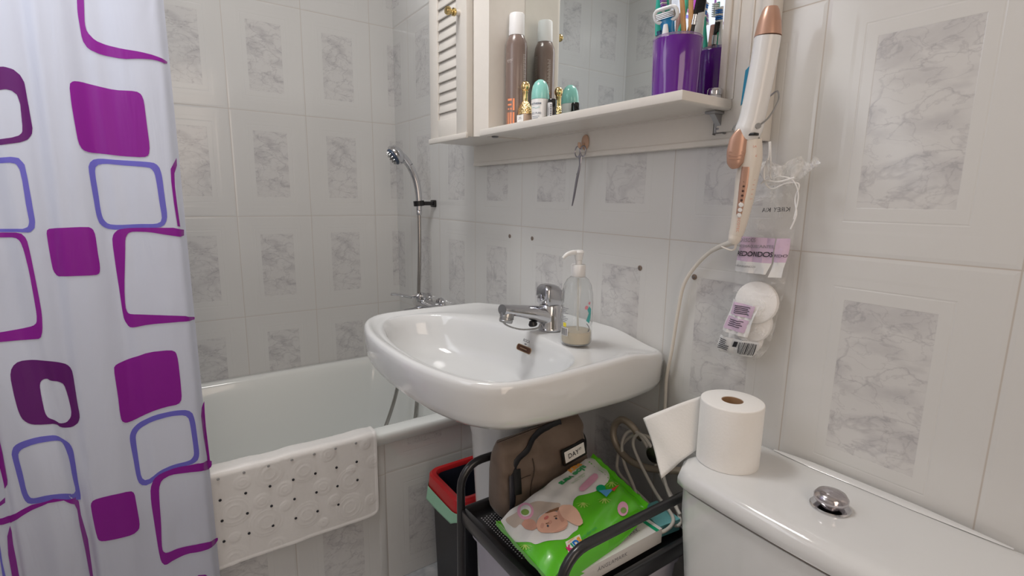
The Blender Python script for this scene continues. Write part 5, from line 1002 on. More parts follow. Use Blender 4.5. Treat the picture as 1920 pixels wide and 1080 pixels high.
# ================================================================= TOILET CISTERN
r_ = root('toilet', (1.775, -.11, 0), 'white porcelain toilet cistern with a curved lid standing against the tiled wall', 'toilet')
TX0, TX1 = 1.570, 1.966
def tank_ring(z, g=0, fr=0):
    # bow-fronted plan
    pts = []
    x0, x1 = TX0-g, TX1+g
    n = 24; cxm = (x0+x1)/2
    yb = -.003
    for k in range(n+1):      # front from left to right
        t = -1+2*k/n; pts.append((cxm+t*(x1-x0)/2, None, t))
    out = []
    for x, _, t in pts:
        y = -(.190+g) - .012*(1-t*t) 
        e_ = max(0, abs(t)-.84)/.16; y += .036*(1-math.sqrt(max(0, 1-e_*e_)))
        out.append(V((x, y, z)))
    for y in (-.09, -.05, yb-.006): out.append(V((x1+.002, y, z)))
    out.append(V((x1-.004, yb, z))); out.append(V((x0+.03+.004, yb, z)))
    for y, dx2 in ((yb-.006, .03), (-.05, .017), (-.09, .006)): out.append(V((x0+dx2, y, z)))
    return out
bd = MB().rings([[V((1.775+(p.x-1.775)*s_, p.y*s2, z)) for p in tank_ring(0, -.004)] for z, s_, s2 in ((.38, .84, .88), (.41, .87, .91), (.55, .95, .96), (.66, .995, 1), (.698, 1, 1))])
bd.done('cistern', porcelain, r_, sharp=60)
MB().rings([tank_ring(.6985, -.006), tank_ring(.7025, -.006)]).done('lid_seam', mat('seam_rust', (.14, .07, .04), .8), r_)
li = MB()
def shrink(ring, d, z):
    c0 = V((1.775, -.10, 0)); out = []
    for p in ring:
        q_ = V((p.x, p.y, 0))-c0; L_ = q_.length
        nx = q_.x*(1-d/.19); ny = q_.y*(1-d/.11); out.append(V((c0.x+nx, min(-.003, c0.y+ny), z)))
    return out
b0 = tank_ring(.703, .003)
li.rings([shrink(b0, .004, .7028), shrink(b0, 0, .706), shrink(b0, 0, .716), shrink(b0, .002, .7245), shrink(b0, .007, .7310), shrink(b0, .015, .7345), shrink(b0, .026, .7358), shrink(b0, .045, .7362), shrink(b0, .08, .7366)])
li.tube([(1.640, -.0165, .7362), (1.70, -.0165, .7368), (1.83, -.0165, .7368), (1.93, -.0165, .7362)], [(.0002, .002), (.0022, .010), (.0022, .010), (.0002, .002)], 16, 6, ref=(0, 0, 1))
li.done('lid', porcelain, r_, sharp=70)
bx_, by_ = 1.768, -.112
MB().lathe([(.024, .7364), (.0245, .7385), (.023, .740), (.014, .7405)], (bx_, by_, 0), n=36).done('button_ring', chrome, r_)
MB().lathe([(.0105, .740), (.0105, .7435), (.0175, .7445), (.0205, .7485), (.0205, .7525), (.017, .7575), (.010, .760), (.001, .7607)], (bx_, by_, 0), n=36).done('flush_button', mat('button_chrome', (.55, .52, .54), .14, metal=1), r_)
# bowl below and in front (hidden by the frame, carries the cistern)
bw = MB().rings([ell(1.775, -.28, .10, .22, .001), ell(1.775, -.28, .10, .21, .10), ell(1.775, -.30, .12, .24, .22), ell(1.775, -.34, .18, .25, .36), ell(1.775, -.34, .185, .255, .385)]).box((1.64, -.21, .20), (1.91, -.004, .381), .02)
bw.done('bowl', porcelain, r_, sharp=60)
MB().rings([ell(1.775, -.355, .185, .235, .386), ell(1.775, -.355, .19, .24, .395), ell(1.775, -.355, .185, .235, .405)]).done('seat_cover', white_plastic, r_)
# --- toilet roll
RX, RY, RZ = 1.617, -.114, .7357
r_ = root('toilet_roll', (RX, RY, RZ), 'white toilet paper roll standing upright on the cistern with a loose sheet', 'toilet paper')
MB().lathe([(.0460, 0), (.0462, .004), (.0462, .0975), (.0458, .0995), (.0445, .100), (.016, .100), (.016, .006), (.016, 0), (.0460, 0)], (RX, RY, RZ+.001), n=72, cap0=False, cap1=False).done('roll', paper, r_, sharp=60)
MB().lathe([(.0157, .0005), (.0157, .0992), (.0149, .0992), (.0149, .0005), (.0157, .0005)], (RX, RY, RZ+.001), n=48, cap0=False, cap1=False).done('core', cardboard, r_)
# loose sheet leaving tangentially
e0t, e0b, e1t, e1b = V((1.5762, -.1360, .8340)), V((1.5770, -.1370, .7425)), V((1.497, -.175, .7760)), V((1.5465, -.178, .6905))
def sheet(u, v):
    a = e0t.lerp(e0b, v); b2 = e1t.lerp(e1b, v); p = a.lerp(b2, u)
    p += V((-.25, -.9, .1))*(.006*math.sin(u*PI)*(1-.4*v)+.002*math.sin(u*9+v*5)*u)
    return p
MB().grid(24, 16, sheet).done('loose_sheet', paper, r_, solid=.0005, sharp=180)

# ================================================================= WASTE BIN
r_ = root('waste_bin', (.90, -.155, 0), 'black waste bin with red rim and green liner bag between tub and pedestal', 'bin')
bn = MB()
def binr(x0, y0_, x1, y1_, r, z): return [V((x, y, z)) for x, y in rrect(x0, y0_, x1, y1_, r, 6)]
bx0, bx1, by0, by1 = .800, .985, -.250, -.035
bn.rings([binr(bx0+.02, by0+.02, bx1-.02, by1-.02, .02, .002), binr(bx0+.012, by0+.012, bx1-.012, by1-.012, .022, .02), binr(bx0+.004, by0+.004, bx1-.004, by1-.004, .025, .30), binr(bx0, by0, bx1, by1, .025, .345), binr(bx0+.004, by0+.004, bx1-.004, by1-.004, .022, .345), binr(bx0+.016, by0+.016, bx1-.016, by1-.016, .02, .04)], True, True)
bn.done('body', mat('bin_black', (.016, .017, .022), .4), r_)
rm = MB(); zt = .372
rm.rings([binr(bx0-.004, by0-.004, bx1+.004, by1+.004, .032, .318), binr(bx0-.009, by0-.009, bx1+.009, by1+.009, .036, .330), binr(bx0-.006, by0-.006, bx1+.006, by1+.006, .034, zt-.006), binr(bx0, by0, bx1, by1, .03, zt), binr(bx0+.010, by0+.010, bx1-.010, by1-.010, .026, zt-.001), binr(bx0+.014, by0+.014, bx1-.014, by1-.014, .024, zt-.008), binr(bx0+.016, by0+.016, bx1-.016, by1-.016, .022, .31)], False, False)
rm.done('rim', mat('bin_red', (.62, .015, .02), .35, coat=.2), r_)
lg = MB()
def liner(u, v):
    pts = binr(bx0-.007, by0-.007, bx1+.007, by1+.007, .034, 0); n_ = len(pts); f_ = u*n_; i0 = int(f_) % n_; p = pts[i0].lerp(pts[(i0+1) % n_], f_-int(f_))
    dn = .022+.024*(.5+.5*math.sin(u*11+1.2)); z = .334-dn*v
    c0 = V(((bx0+bx1)/2, (by0+by1)/2, 0)); d_ = (p-c0).normalized()
    return V((p.x, p.y, z))+d_*(.004+.007*v*(.6+.4*math.sin(u*29)))
lg.grid(120, 8, liner, closed_u=True).done('liner_bag', mat('liner_green', (.36, .66, .47), .45), r_, sharp=180, solid=.0004)
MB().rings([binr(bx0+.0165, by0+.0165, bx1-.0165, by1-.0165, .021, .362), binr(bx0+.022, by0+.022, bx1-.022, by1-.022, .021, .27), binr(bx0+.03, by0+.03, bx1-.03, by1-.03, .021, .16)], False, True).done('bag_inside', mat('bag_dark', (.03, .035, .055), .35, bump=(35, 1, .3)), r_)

# ================================================================= TROLLEY
r_ = root('rack_trolley', (1.40, -.22, 0), 'black metal storage trolley with mesh shelf under the washbasin', 'trolley')
XL, XRt, YFt, YBt = 1.259, 1.553, -.396, -.085
TR = .0078; ZS = .552
def loop(x, ztop):
    r = .045
    pts = [V((x, YFt, .03))]+[V((x, YFt, ztop-r-.02))]
    for k in range(7):
        a = math.radians(90*k/6); pts.append(V((x, YFt+r-r*math.cos(a), ztop-r+r*math.sin(a))))
    for k in range(7):
        a = math.radians(90*k/6); pts.append(V((x, YBt-r+r*math.sin(a), ztop-r+r*math.cos(a))))
    pts += [V((x, YBt, ztop-r-.02)), V((x, YBt, .03))]
    return pts
for x in (XL, XRt): MB().tube(loop(x, .645), TR, 16).done('end_frame', black_metal, r_)
for zz, nm in ((ZS, 'top_shelf'), (.30, 'middle_shelf'), (.08, 'bottom_shelf')):
    t_ = MB()
    a, b2 = (XL+.004, YFt+.004), (XRt-.004, YBt-.004)
    t_.box((a[0], YFt-.004, zz-.022), (b2[0], YFt+.010, zz+.006), .003).box((a[0], YBt-.010, zz-.022), (b2[0], YBt+.004, zz+.006), .003)
    t_.box((XL-.004, a[1], zz-.022), (XL+.008, b2[1], zz+.006), .003).box((XRt-.008, a[1], zz-.022), (XRt+.004, b2[1], zz+.006), .003)
    t_.box((a[0], a[1], zz-.012), (b2[0], b2[1], zz-.009))
    if nm == 'top_shelf':      # pale discs on the solid plate imitate light through punched holes
        t_.m(black_metal); t_.m(mat('mesh_light', (.62, .62, .64), .6))
        for i in range(22):
            for j in range(12):
                t_.lathe([(.0014, 0), (.0013, .0004)], (XL+.030+i*.0062+(.0031 if j % 2 else 0), YFt+.028+j*.0056, zz-.009), n=6)
    t_.done(nm, black_metal, r_)
for x in (XL, XRt):
    for y in (YFt, YBt): MB().lathe([(.013, -.006), (.016, -.003), (.016, .003), (.013, .006)], (x, y, .018), (1, 0, 0), 16).lathe([(.006, .018), (.006, .04)], (x, y, 0), n=10).done('caster', black_plastic, r_)
# translucent storage box on the middle shelf
tb = MB(); lp = mat('milky_plastic', (.62, .60, .68), .25, trans=.35, ior=1.2)
tb.rings([binr(XL+.025, YFt+.030, XRt-.025, YBt-.03, .02, .310), binr(XL+.014, YFt+.016, XRt-.014, YBt-.016, .022, .505), binr(XL+.010, YFt+.010, XRt-.010, YBt-.012, .022, .508), binr(XL+.010, YFt+.010, XRt-.010, YBt-.012, .022, .514), binr(XL+.017, YFt+.019, XRt-.017, YBt-.019, .02, .514), binr(XL+.028, YFt+.033, XRt-.028, YBt-.033, .018, .316)], True, True)
o = tb.done('storage_box', lp); tag(o, 'milky plastic storage box on the trolley tier below the wet wipes', 'storage box')

# --- toiletry bag
r_ = root('toiletry_bag', (1.29, -.22, ZS), 'brown quilted toiletry bag with black zip leaning on the trolley end frame', 'toiletry bag')
brown = mat('brown_nylon', (.15, .108, .083), .6, bump=(40, .9, .2), sheen=.2)
by0_, by1_ = -.352, -.135
def bagr(t):   # t 0 bottom .. 1 top ; rounded box rings with soft bulges
    z = ZS+.006+t*.142
    w0 = lin(t, ((0, .028), (.15, .034), (.6, .030), (.9, .020), (1, .010)))
    l0 = lin(t, ((0, .93), (.1, 1.0), (.8, 1), (1, .9)))*(by1_-by0_)/2
    cy = (by0_+by1_)/2; cx = 1.307-t*.006
    out = []
    for x, y in rrect(-w0, -l0, w0, l0, min(w0*.9, .022), 6):
        out.append((x, y))
    # resample straight sides finely
    pts = []; n_ = len(out)
    for i in range(n_):
        a = V((*out[i], 0)); b3 = V((*out[(i+1) % n_], 0)); k = 14 if (b3-a).length > .1 or i in (5, 17) else 2
        for j in range(k): pts.append(a.lerp(b3, j/k))
    res = []
    for p in pts:
        wr = .0035*math.sin(p.y*70+t*5)+.003*math.sin(p.y*33-t*9)+.002*math.sin(t*26+p.y*40)
        g_ = -.004*math.exp(-((p.y+.035)/.006)**2)*(t > .2)
        res.append(V((cx+p.x+(wr+g_ if p.x > 0 else 0), cy+p.y, z+.006*math.sin(p.y*18))))
    return res
tbm = MB().rings([bagr(k/22) for k in range(23)]); tbm.done('pouch', brown, r_, sharp=180)
def bfront(y, z, off=.001):
    t = (z-ZS-.006)/.142; w0 = lin(t, ((0, .028), (.15, .034), (.6, .030), (.9, .020), (1, .010))); yy = y-(by0_+by1_)/2
    wr = .0035*math.sin(yy*70+t*5)+.003*math.sin(yy*33-t*9)+.002*math.sin(t*26+yy*40)
    return V((1.307-t*.006+w0+wr+off, y, z+.006*math.sin(yy*18)))
zp = MB().m(mat('zip_black', (.012, .012, .016), .45)); 
zpts = [bfront(y, z) for y, z in ((-.337, .578), (-.333, .61), (-.325, .642), (-.312, .665), (-.293, .682), (-.268, .693), (-.24, .698), (-.20, .700))]
zp.tube(zpts, [(.0020, .0065)]*8, 10, 6, ref=(1, 0, 0)); zp.done('zip', None, r_)
pl_ = MB().tube([bfront(-.334, .648, .005), bfront(-.340, .625, .010), bfront(-.343, .598, .012), bfront(-.344, .582, .012)], [(.0018, .004), (.002, .0055), (.002, .0055), (.002, .005)], 10, 4, ref=(1, 0, 0)); pl_.done('zip_pull', mat('pull_blackblue', (.02, .02, .03), .4), r_)
MB().tube([bfront(-.316, .652, .002), bfront(-.322, .610, .003)], [(.001, .008)]*2, 8, 3, ref=(1, 0, 0)).done('zip_flap', black_plastic, r_)
sm = MB()
for y in (-.285,): sm.tube([bfront(y+.006*math.sin(z*60), z, .0006) for z in (.565, .59, .615, .64, .66)], .0009, 6, 4)
sm.tube([bfront(y, .628+.004*math.sin(y*40), .0006) for y in (-.325, -.31, -.30, -.287)], .0009, 6, 4)
sm.done('stitching', mat('brown_dark', (.05, .033, .025), .7), r_)
LC = bfront(-.186, .642, .006); lu = V((-.04, .97, .12)).normalized(); lvv = V((-.12, -.10, .97)).normalized(); lvv = (lvv-lu*lvv.dot(lu)).normalized()
lb = MB().m(black_plastic)
lfn = lambda x, y, d=0: LC+lu*x+lvv*y+lu.cross(lvv)*d
lb.rings([[lfn(x, y, -.003) for x, y in rrect(-.031, -.0165, .031, .0165, .002, 3)], [lfn(x, y, .001) for x, y in rrect(-.031, -.0165, .031, .0165, .002, 3)]])
lb.done('badge_frame', None, r_)
lb = MB().m(paper).poly(rrect(-.0265, -.0115, .0265, .0115, .001, 2), lambda x, y: lfn(x, y, .0015), 1).m(ink).text('DAY', .0135, lambda x, y: lfn(x-.004, y-.001, .002), 1.1, .0002).text('ET', .006, lambda x, y: lfn(x+.015, y+.0025, .002), 1, .0001)
lb.done('badge', None, r_, recalc=False)

# --- pack of wipes
A = V((1.3765, -0.3928, 0.5980)); D = V((1.5351, -0.4037, 0.6020)); B = V((1.3459, -0.1396, 0.6340)); Cc = V((1.5041, -0.1603, 0.6180))
# chart: u 0..1 from the far end (B/C) to the near end (A/D), v 0..1 from the bag side (A-B) to the room side (D-C)
def wtop(u, v, off=0):
    p = (B.lerp(A, u)).lerp(Cc.lerp(D, u), v)
    puff = .011*math.sin(PI*min(1, max(0, v)))**.6*math.sin(PI*min(1, max(0, u)))**.45
    wr = .0011*math.sin(u*31+v*8)*(1-v)+.0012*math.sin(v*24-u*11)
    tw = .010*max(0, u-.88)/.12+.010*max(0, .10-u)/.10
    return p+V((.06, -.05, 1)).normalized()*(puff+wr+off-tw)
def wbot(u, v):
    p = (B.lerp(A, u)).lerp(Cc.lerp(D, u), v); t_ = .034*math.sin(PI*min(1, max(0, u)))**.35*(.35+.65*min(1, v*1.3))
    return p-V((-.08, .02, 1)).normalized()*t_*(1 if 0 < u < 1 else 0)+V((.004, -.002, 0))*v
r_ = root('wet_wipes_pack', (1.43, -.26, .58), 'soft green and white pack of aloe vera baby wipes lying on the trolley', 'wet wipes')
green = mat('pack_green', (.10, .50, .012), .22, coat=.5, bump=(18, .5, .05)); pwhite = mat('pack_white', (.72, .72, .71), .22, coat=.5, bump=(18, .5, .03))
wp = MB().m(green)
wp.rings([[wtop(i/40, j/22) for j in range(23)]+[wbot(i/40, 1-j/22) for j in range(23)] for i in range(41)])
# crimped end fins
def fin(uA, s_):
    def f(a, b3):
        p = wtop(uA, a*.94+.03); dirv = (A-B).normalized()*s_; return p+dirv*(.014*b3)+V((0, 0, -.003+.0016*math.sin(a*40)*b3-.002*b3))
    wp.grid(30, 3, f)
wp.m(green); fin(0.0, -1)
wp.done('film_pack', None, r_, sharp=60)
def wpoly(mb_, pts, off=.0008, st=.06): mb_.poly(pts, lambda x, y: wtop(x, y, off), st)
WIPES = [
 ('pwhite', 0.0008, [(0.969,0.005),(0.948,0.005),(0.932,0.005),(0.903,0.005),(0.865,0.005),(0.803,0.005),(0.746,0.005),(0.688,0.005),(0.549,0.005),(0.527,0.005),(0.498,0.005),(0.454,0.005),(0.386,0.005),(0.319,0.005),(0.247,0.005),(0.155,0.005),(0.097,0.005),(0.005,0.005),(0.005,0.019),(0.005,0.059),(0.005,0.099),(0.005,0.127),(0.005,0.184),(0.005,0.274),(0.034,0.371),(0.047,0.408),(0.071,0.45),(0.097,0.485),(0.127,0.512),(0.144,0.522),(0.167,0.53),(0.189,0.534),(0.235,0.54),(0.26,0.543),(0.29,0.542),(0.313,0.538),(0.351,0.523),(0.369,0.514),(0.387,0.501),(0.399,0.49),(0.416,0.469),(0.426,0.459),(0.437,0.453),(0.447,0.453),(0.466,0.459),(0.477,0.465),(0.491,0.478),(0.503,0.492),(0.523,0.521),(0.533,0.54),(0.544,0.569),(0.55,0.597),(0.558,0.649),(0.563,0.675),(0.572,0.704),(0.582,0.726),(0.604,0.763),(0.616,0.78),(0.63,0.791),(0.64,0.793),(0.658,0.789),(0.669,0.787),(0.683,0.788),(0.695,0.79),(0.718,0.794),(0.733,0.792),(0.755,0.779),(0.778,0.761),(0.823,0.721),(0.844,0.698),(0.865,0.673),(0.879,0.658),(0.899,0.63),(0.909,0.615),(0.918,0.598),(0.923,0.583),(0.929,0.557),(0.935,0.539),(0.946,0.51),(0.958,0.477),(0.979,0.402),(0.99,0.365),(0.995,0.325),(0.995,0.295),(0.995,0.239),(0.995,0.198),(0.994,0.139),(0.994,0.088),(0.995,0.005),(0.99,0.005),(0.98,0.005)]),
 ('blanket', 0.0014, [(0.923,0.052),(0.898,0.075),(0.884,0.091),(0.861,0.104),(0.838,0.111),(0.788,0.115),(0.762,0.115),(0.738,0.122),(0.724,0.131),(0.704,0.149),(0.692,0.163),(0.676,0.185),(0.662,0.209),(0.641,0.269),(0.633,0.303),(0.622,0.337),(0.612,0.358),(0.593,0.387),(0.587,0.401),(0.588,0.414),(0.596,0.422),(0.619,0.434),(0.632,0.437),(0.647,0.433),(0.659,0.425),(0.68,0.401),(0.693,0.389),(0.711,0.379),(0.729,0.376),(0.763,0.371),(0.78,0.373),(0.798,0.385),(0.812,0.405),(0.835,0.448),(0.847,0.464),(0.861,0.47),(0.873,0.463),(0.889,0.43),(0.895,0.407),(0.898,0.376),(0.898,0.35),(0.897,0.304),(0.899,0.285),(0.905,0.27),(0.913,0.265),(0.931,0.263),(0.94,0.255),(0.946,0.229),(0.946,0.19),(0.943,0.1),(0.941,0.068),(0.934,0.05)]),
 ('skin2', 0.0018, [(0.889,0.283),(0.858,0.276),(0.839,0.291),(0.821,0.349),(0.822,0.396),(0.838,0.462),(0.851,0.48),(0.876,0.473),(0.888,0.451),(0.897,0.389),(0.899,0.35),(0.898,0.299)]),
 ('skin', 0.002, [(0.824,0.428),(0.803,0.404),(0.785,0.396),(0.75,0.393),(0.725,0.398),(0.686,0.414),(0.665,0.437),(0.645,0.491),(0.641,0.536),(0.647,0.61),(0.65,0.643),(0.657,0.676),(0.668,0.691),(0.693,0.705),(0.714,0.705),(0.754,0.691),(0.783,0.663),(0.826,0.583),(0.844,0.549),(0.851,0.516),(0.849,0.491),(0.836,0.451)]),
 ('hair', 0.0024, [(0.735,0.396),(0.687,0.403),(0.629,0.425),(0.596,0.452),(0.629,0.469),(0.671,0.44),(0.718,0.419)]),
 ('skin2', 0.0024, [(0.633,0.45),(0.612,0.464),(0.616,0.5),(0.653,0.601),(0.67,0.631),(0.687,0.632),(0.69,0.614),(0.678,0.554),(0.666,0.514),(0.646,0.462)]),
 ('skin3', 0.0026, [(0.619,0.441),(0.595,0.436),(0.576,0.449),(0.546,0.498),(0.537,0.544),(0.532,0.612),(0.534,0.66),(0.553,0.748),(0.57,0.78),(0.599,0.78),(0.612,0.765),(0.627,0.723),(0.636,0.7),(0.646,0.668),(0.652,0.645),(0.658,0.605),(0.657,0.578),(0.649,0.538),(0.642,0.507),(0.63,0.458)]),
 ('skin2', 0.0022, [(0.713,0.687),(0.686,0.687),(0.673,0.687),(0.663,0.687),(0.669,0.693),(0.695,0.709),(0.716,0.709),(0.754,0.692),(0.771,0.679),(0.786,0.656),(0.777,0.657),(0.736,0.68)]),
 ('hair', 0.0028, [(0.78,0.504),(0.756,0.522),(0.757,0.529),(0.781,0.515)]),
 ('hair', 0.0028, [(0.697,0.49),(0.673,0.509),(0.675,0.518),(0.699,0.502)]),
 ('skin2', 0.0024, [(0.795,0.475),(0.788,0.494),(0.792,0.506),(0.811,0.524),(0.819,0.524),(0.826,0.505),(0.822,0.492),(0.804,0.474)]),
 ('eye', 0.0027, [(0.772,0.552),(0.777,0.557),(0.782,0.557),(0.785,0.552),(0.786,0.543),(0.783,0.535),(0.779,0.529),(0.774,0.529),(0.77,0.534),(0.77,0.543)]),
 ('eye', 0.0027, [(0.69,0.546),(0.695,0.55),(0.7,0.549),(0.703,0.543),(0.704,0.534),(0.702,0.526),(0.698,0.522),(0.692,0.522),(0.689,0.528),(0.688,0.537)]),
 ('lip', 0.0027, [(0.759,0.441),(0.74,0.441),(0.733,0.446),(0.729,0.461),(0.732,0.469),(0.746,0.477),(0.754,0.477),(0.766,0.469),(0.769,0.462),(0.765,0.446)]),
 ('skin2', 0.0024, [(0.753,0.502),(0.735,0.508),(0.731,0.517),(0.737,0.539),(0.744,0.545),(0.758,0.542),(0.761,0.533),(0.759,0.508)]),
 ('leaf', 0.0016, [(0.562,0.005),(0.524,0.005),(0.639,0.029),(0.531,0.005),(0.474,0.005),(0.518,0.005),(0.52,0.005),(0.458,0.005),(0.432,0.005),(0.461,0.005),(0.512,0.005)]),
 ('pill', 0.0024, [(0.34,0.359),(0.276,0.333),(0.218,0.318),(0.175,0.318),(0.165,0.352),(0.168,0.376),(0.185,0.413),(0.226,0.43),(0.283,0.446),(0.339,0.462),(0.376,0.458),(0.389,0.43),(0.39,0.411),(0.381,0.381)]),
 ('pinkring', 0.0018, [(0.771,0.259),(0.792,0.292),(0.815,0.306),(0.838,0.301),(0.857,0.281),(0.872,0.249),(0.877,0.206),(0.87,0.152),(0.853,0.099),(0.829,0.057),(0.798,0.025),(0.771,0.019),(0.753,0.048),(0.749,0.105),(0.75,0.164),(0.756,0.214)]),
 ('pwhite', 0.0023, [(0.784,0.238),(0.798,0.26),(0.814,0.27),(0.83,0.268),(0.844,0.255),(0.854,0.233),(0.857,0.203),(0.853,0.168),(0.841,0.132),(0.824,0.101),(0.804,0.081),(0.785,0.079),(0.774,0.099),(0.77,0.135),(0.769,0.173),(0.774,0.208)]),
 ('olive', 0.0028, [(0.805,0.24),(0.813,0.25),(0.822,0.253),(0.832,0.249),(0.842,0.239),(0.849,0.224),(0.853,0.205),(0.852,0.185),(0.847,0.167),(0.839,0.155),(0.829,0.152),(0.82,0.157),(0.811,0.17),(0.805,0.187),(0.801,0.206),(0.801,0.225)]),
 ('pinkring', 0.0018, [(0.189,0.949),(0.208,0.97),(0.229,0.981),(0.251,0.983),(0.27,0.976),(0.281,0.959),(0.283,0.932),(0.275,0.902),(0.26,0.872),(0.239,0.848),(0.215,0.834),(0.192,0.83),(0.175,0.839),(0.166,0.861),(0.166,0.891),(0.174,0.922)]),
 ('olive', 0.0023, [(0.212,0.954),(0.221,0.962),(0.231,0.966),(0.242,0.965),(0.252,0.96),(0.259,0.95),(0.261,0.938),(0.259,0.924),(0.253,0.911),(0.244,0.902),(0.234,0.898),(0.223,0.899),(0.214,0.905),(0.208,0.916),(0.206,0.929),(0.207,0.942)]),
 ('emerald', 0.0024, [(0.205,0.585),(0.219,0.601),(0.236,0.608),(0.252,0.606),(0.266,0.595),(0.276,0.579),(0.281,0.559),(0.281,0.54),(0.274,0.522),(0.261,0.507),(0.245,0.5),(0.227,0.5),(0.211,0.508),(0.2,0.523),(0.194,0.543),(0.196,0.565)]),
 ('sky', 0.0028, [(0.27,0.564),(0.232,0.591),(0.199,0.625),(0.164,0.658),(0.219,0.679),(0.272,0.699),(0.27,0.631)]),
 ('red', 0.003, [(0.182,0.643),(0.136,0.653),(0.078,0.646),(0.178,0.691)]),
 ('cream', 0.0018, [(0.759,0.816),(0.722,0.829),(0.685,0.843),(0.647,0.856),(0.66,0.904),(0.67,0.946),(0.714,0.944),(0.757,0.94),(0.798,0.935),(0.779,0.877)]),
 ('orange3', 0.0018, [(0.244,0.005),(0.163,0.005),(0.12,0.005),(0.15,0.005),(0.228,0.005),(0.294,0.005),(0.291,0.005)]),
 ('blue3', 0.0024, [(0.17,0.005),(0.185,0.005),(0.201,0.005),(0.215,0.005),(0.223,0.005),(0.224,0.005),(0.217,0.005),(0.201,0.005),(0.183,0.005),(0.169,0.005),(0.159,0.005),(0.152,0.005),(0.148,0.005),(0.147,0.005),(0.151,0.005),(0.158,0.005)]),
 ('lime', 0.0013, [(0.453,0.572),(0.505,0.541),(0.498,0.55),(0.443,0.581)]),
 ('lime', 0.0013, [(0.453,0.572),(0.509,0.579),(0.501,0.587),(0.443,0.581)]),
 ('lime', 0.0013, [(0.453,0.572),(0.496,0.611),(0.488,0.618),(0.443,0.581)]),
 ('lime', 0.0013, [(0.453,0.572),(0.472,0.633),(0.464,0.64),(0.443,0.581)]),
 ('lime', 0.0013, [(0.453,0.572),(0.444,0.641),(0.436,0.649),(0.443,0.581)]),
 ('lime', 0.0013, [(0.453,0.572),(0.417,0.632),(0.409,0.64),(0.443,0.581)]),
 ('lime', 0.0013, [(0.292,0.686),(0.339,0.644),(0.332,0.654),(0.283,0.698)]),
 ('lime', 0.0013, [(0.292,0.686),(0.345,0.683),(0.338,0.694),(0.283,0.698)]),
 ('lime', 0.0013, [(0.292,0.686),(0.337,0.723),(0.33,0.732),(0.283,0.698)]),
 ('lime', 0.0013, [(0.292,0.686),(0.315,0.749),(0.307,0.757),(0.283,0.698)]),
 ('lime', 0.0013, [(0.292,0.686),(0.286,0.759),(0.277,0.766),(0.283,0.698)]),
 ('lime', 0.0013, [(0.292,0.686),(0.258,0.751),(0.249,0.758),(0.283,0.698)]),
 ('lime', 0.0013, [(0.119,0.545),(0.175,0.51),(0.167,0.518),(0.11,0.557)]),
 ('lime', 0.0013, [(0.119,0.545),(0.178,0.547),(0.171,0.557),(0.11,0.557)]),
 ('lime', 0.0013, [(0.119,0.545),(0.171,0.589),(0.164,0.6),(0.11,0.557)]),
 ('lime', 0.0013, [(0.119,0.545),(0.152,0.622),(0.144,0.632),(0.11,0.557)]),
 ('lime', 0.0013, [(0.119,0.545),(0.123,0.635),(0.114,0.644),(0.11,0.557)]),
 ('lime', 0.0013, [(0.119,0.545),(0.086,0.617),(0.07,0.616),(0.11,0.557)]),
 ('lime', 0.0013, [(0.967,0.502),(0.993,0.432),(0.99,0.447),(0.962,0.517)]),
 ('lime', 0.0013, [(0.967,0.502),(0.995,0.471),(0.992,0.486),(0.962,0.517)]),
 ('lime', 0.0013, [(0.967,0.502),(0.991,0.517),(0.987,0.53),(0.962,0.517)]),
 ('lime', 0.0013, [(0.967,0.502),(0.978,0.554),(0.973,0.565),(0.962,0.517)]),
 ('lime', 0.0013, [(0.967,0.502),(0.961,0.576),(0.955,0.586),(0.962,0.517)]),
 ('lime', 0.0013, [(0.967,0.502),(0.945,0.579),(0.939,0.59),(0.962,0.517)]),
]
wm = {'pwhite': pwhite, 'blanket': mat('blanket', (.50, .42, .36), .4), 'skin': mat('print_skin', (.74, .42, .31), .35, coat=.4), 'skin2': mat('print_skin2', (.62, .33, .25), .35, coat=.4),
      'skin3': mat('print_skin3', (.80, .50, .38), .35, coat=.4), 'hair': mat('print_hair', (.22, .11, .06), .4), 'eye': mat('print_eye', (.06, .07, .09), .3), 'lip': mat('print_lip', (.55, .16, .14), .4),
      'leaf': mat('print_green', (.02, .34, .10), .4), 'pill': mat('print_rosepill', (.72, .36, .50), .35), 'pinkring': MATS['print_rosepill'], 'olive': mat('print_olive', (.20, .34, .08), .4),
      'emerald': mat('print_emerald', (.0, .35, .16), .35), 'sky': mat('print_sky', (.10, .38, .70), .35), 'red': mat('print_red', (.62, .05, .05), .35), 'cream': mat('badge_cream', (.80, .76, .64), .35),
      'orange3': mat('print_orange3', (.85, .35, .03), .4), 'blue3': mat('print_blue3', (.0, .16, .55), .4), 'lime': mat('print_lime', (.42, .62, .12), .35)}
pr = MB()
for n_, o_, P_ in WIPES: wpoly(pr.m(wm[n_]), P_, o_, .04)
Ls = (A-B).length; Ws = (D-A).length
def wtx(s_, size, u, v, du, dv, off=.002, sp=1, bold=0):
    # (du, dv): reading direction in metres along the pack's two edges
    L_ = math.hypot(du, dv); du, dv = du/L_, dv/L_
    pr.text(s_, size, lambda x, y: wtop(u+(x*du-y*dv)/Ls, v+(x*dv+y*du)/Ws, off), sp, bold)
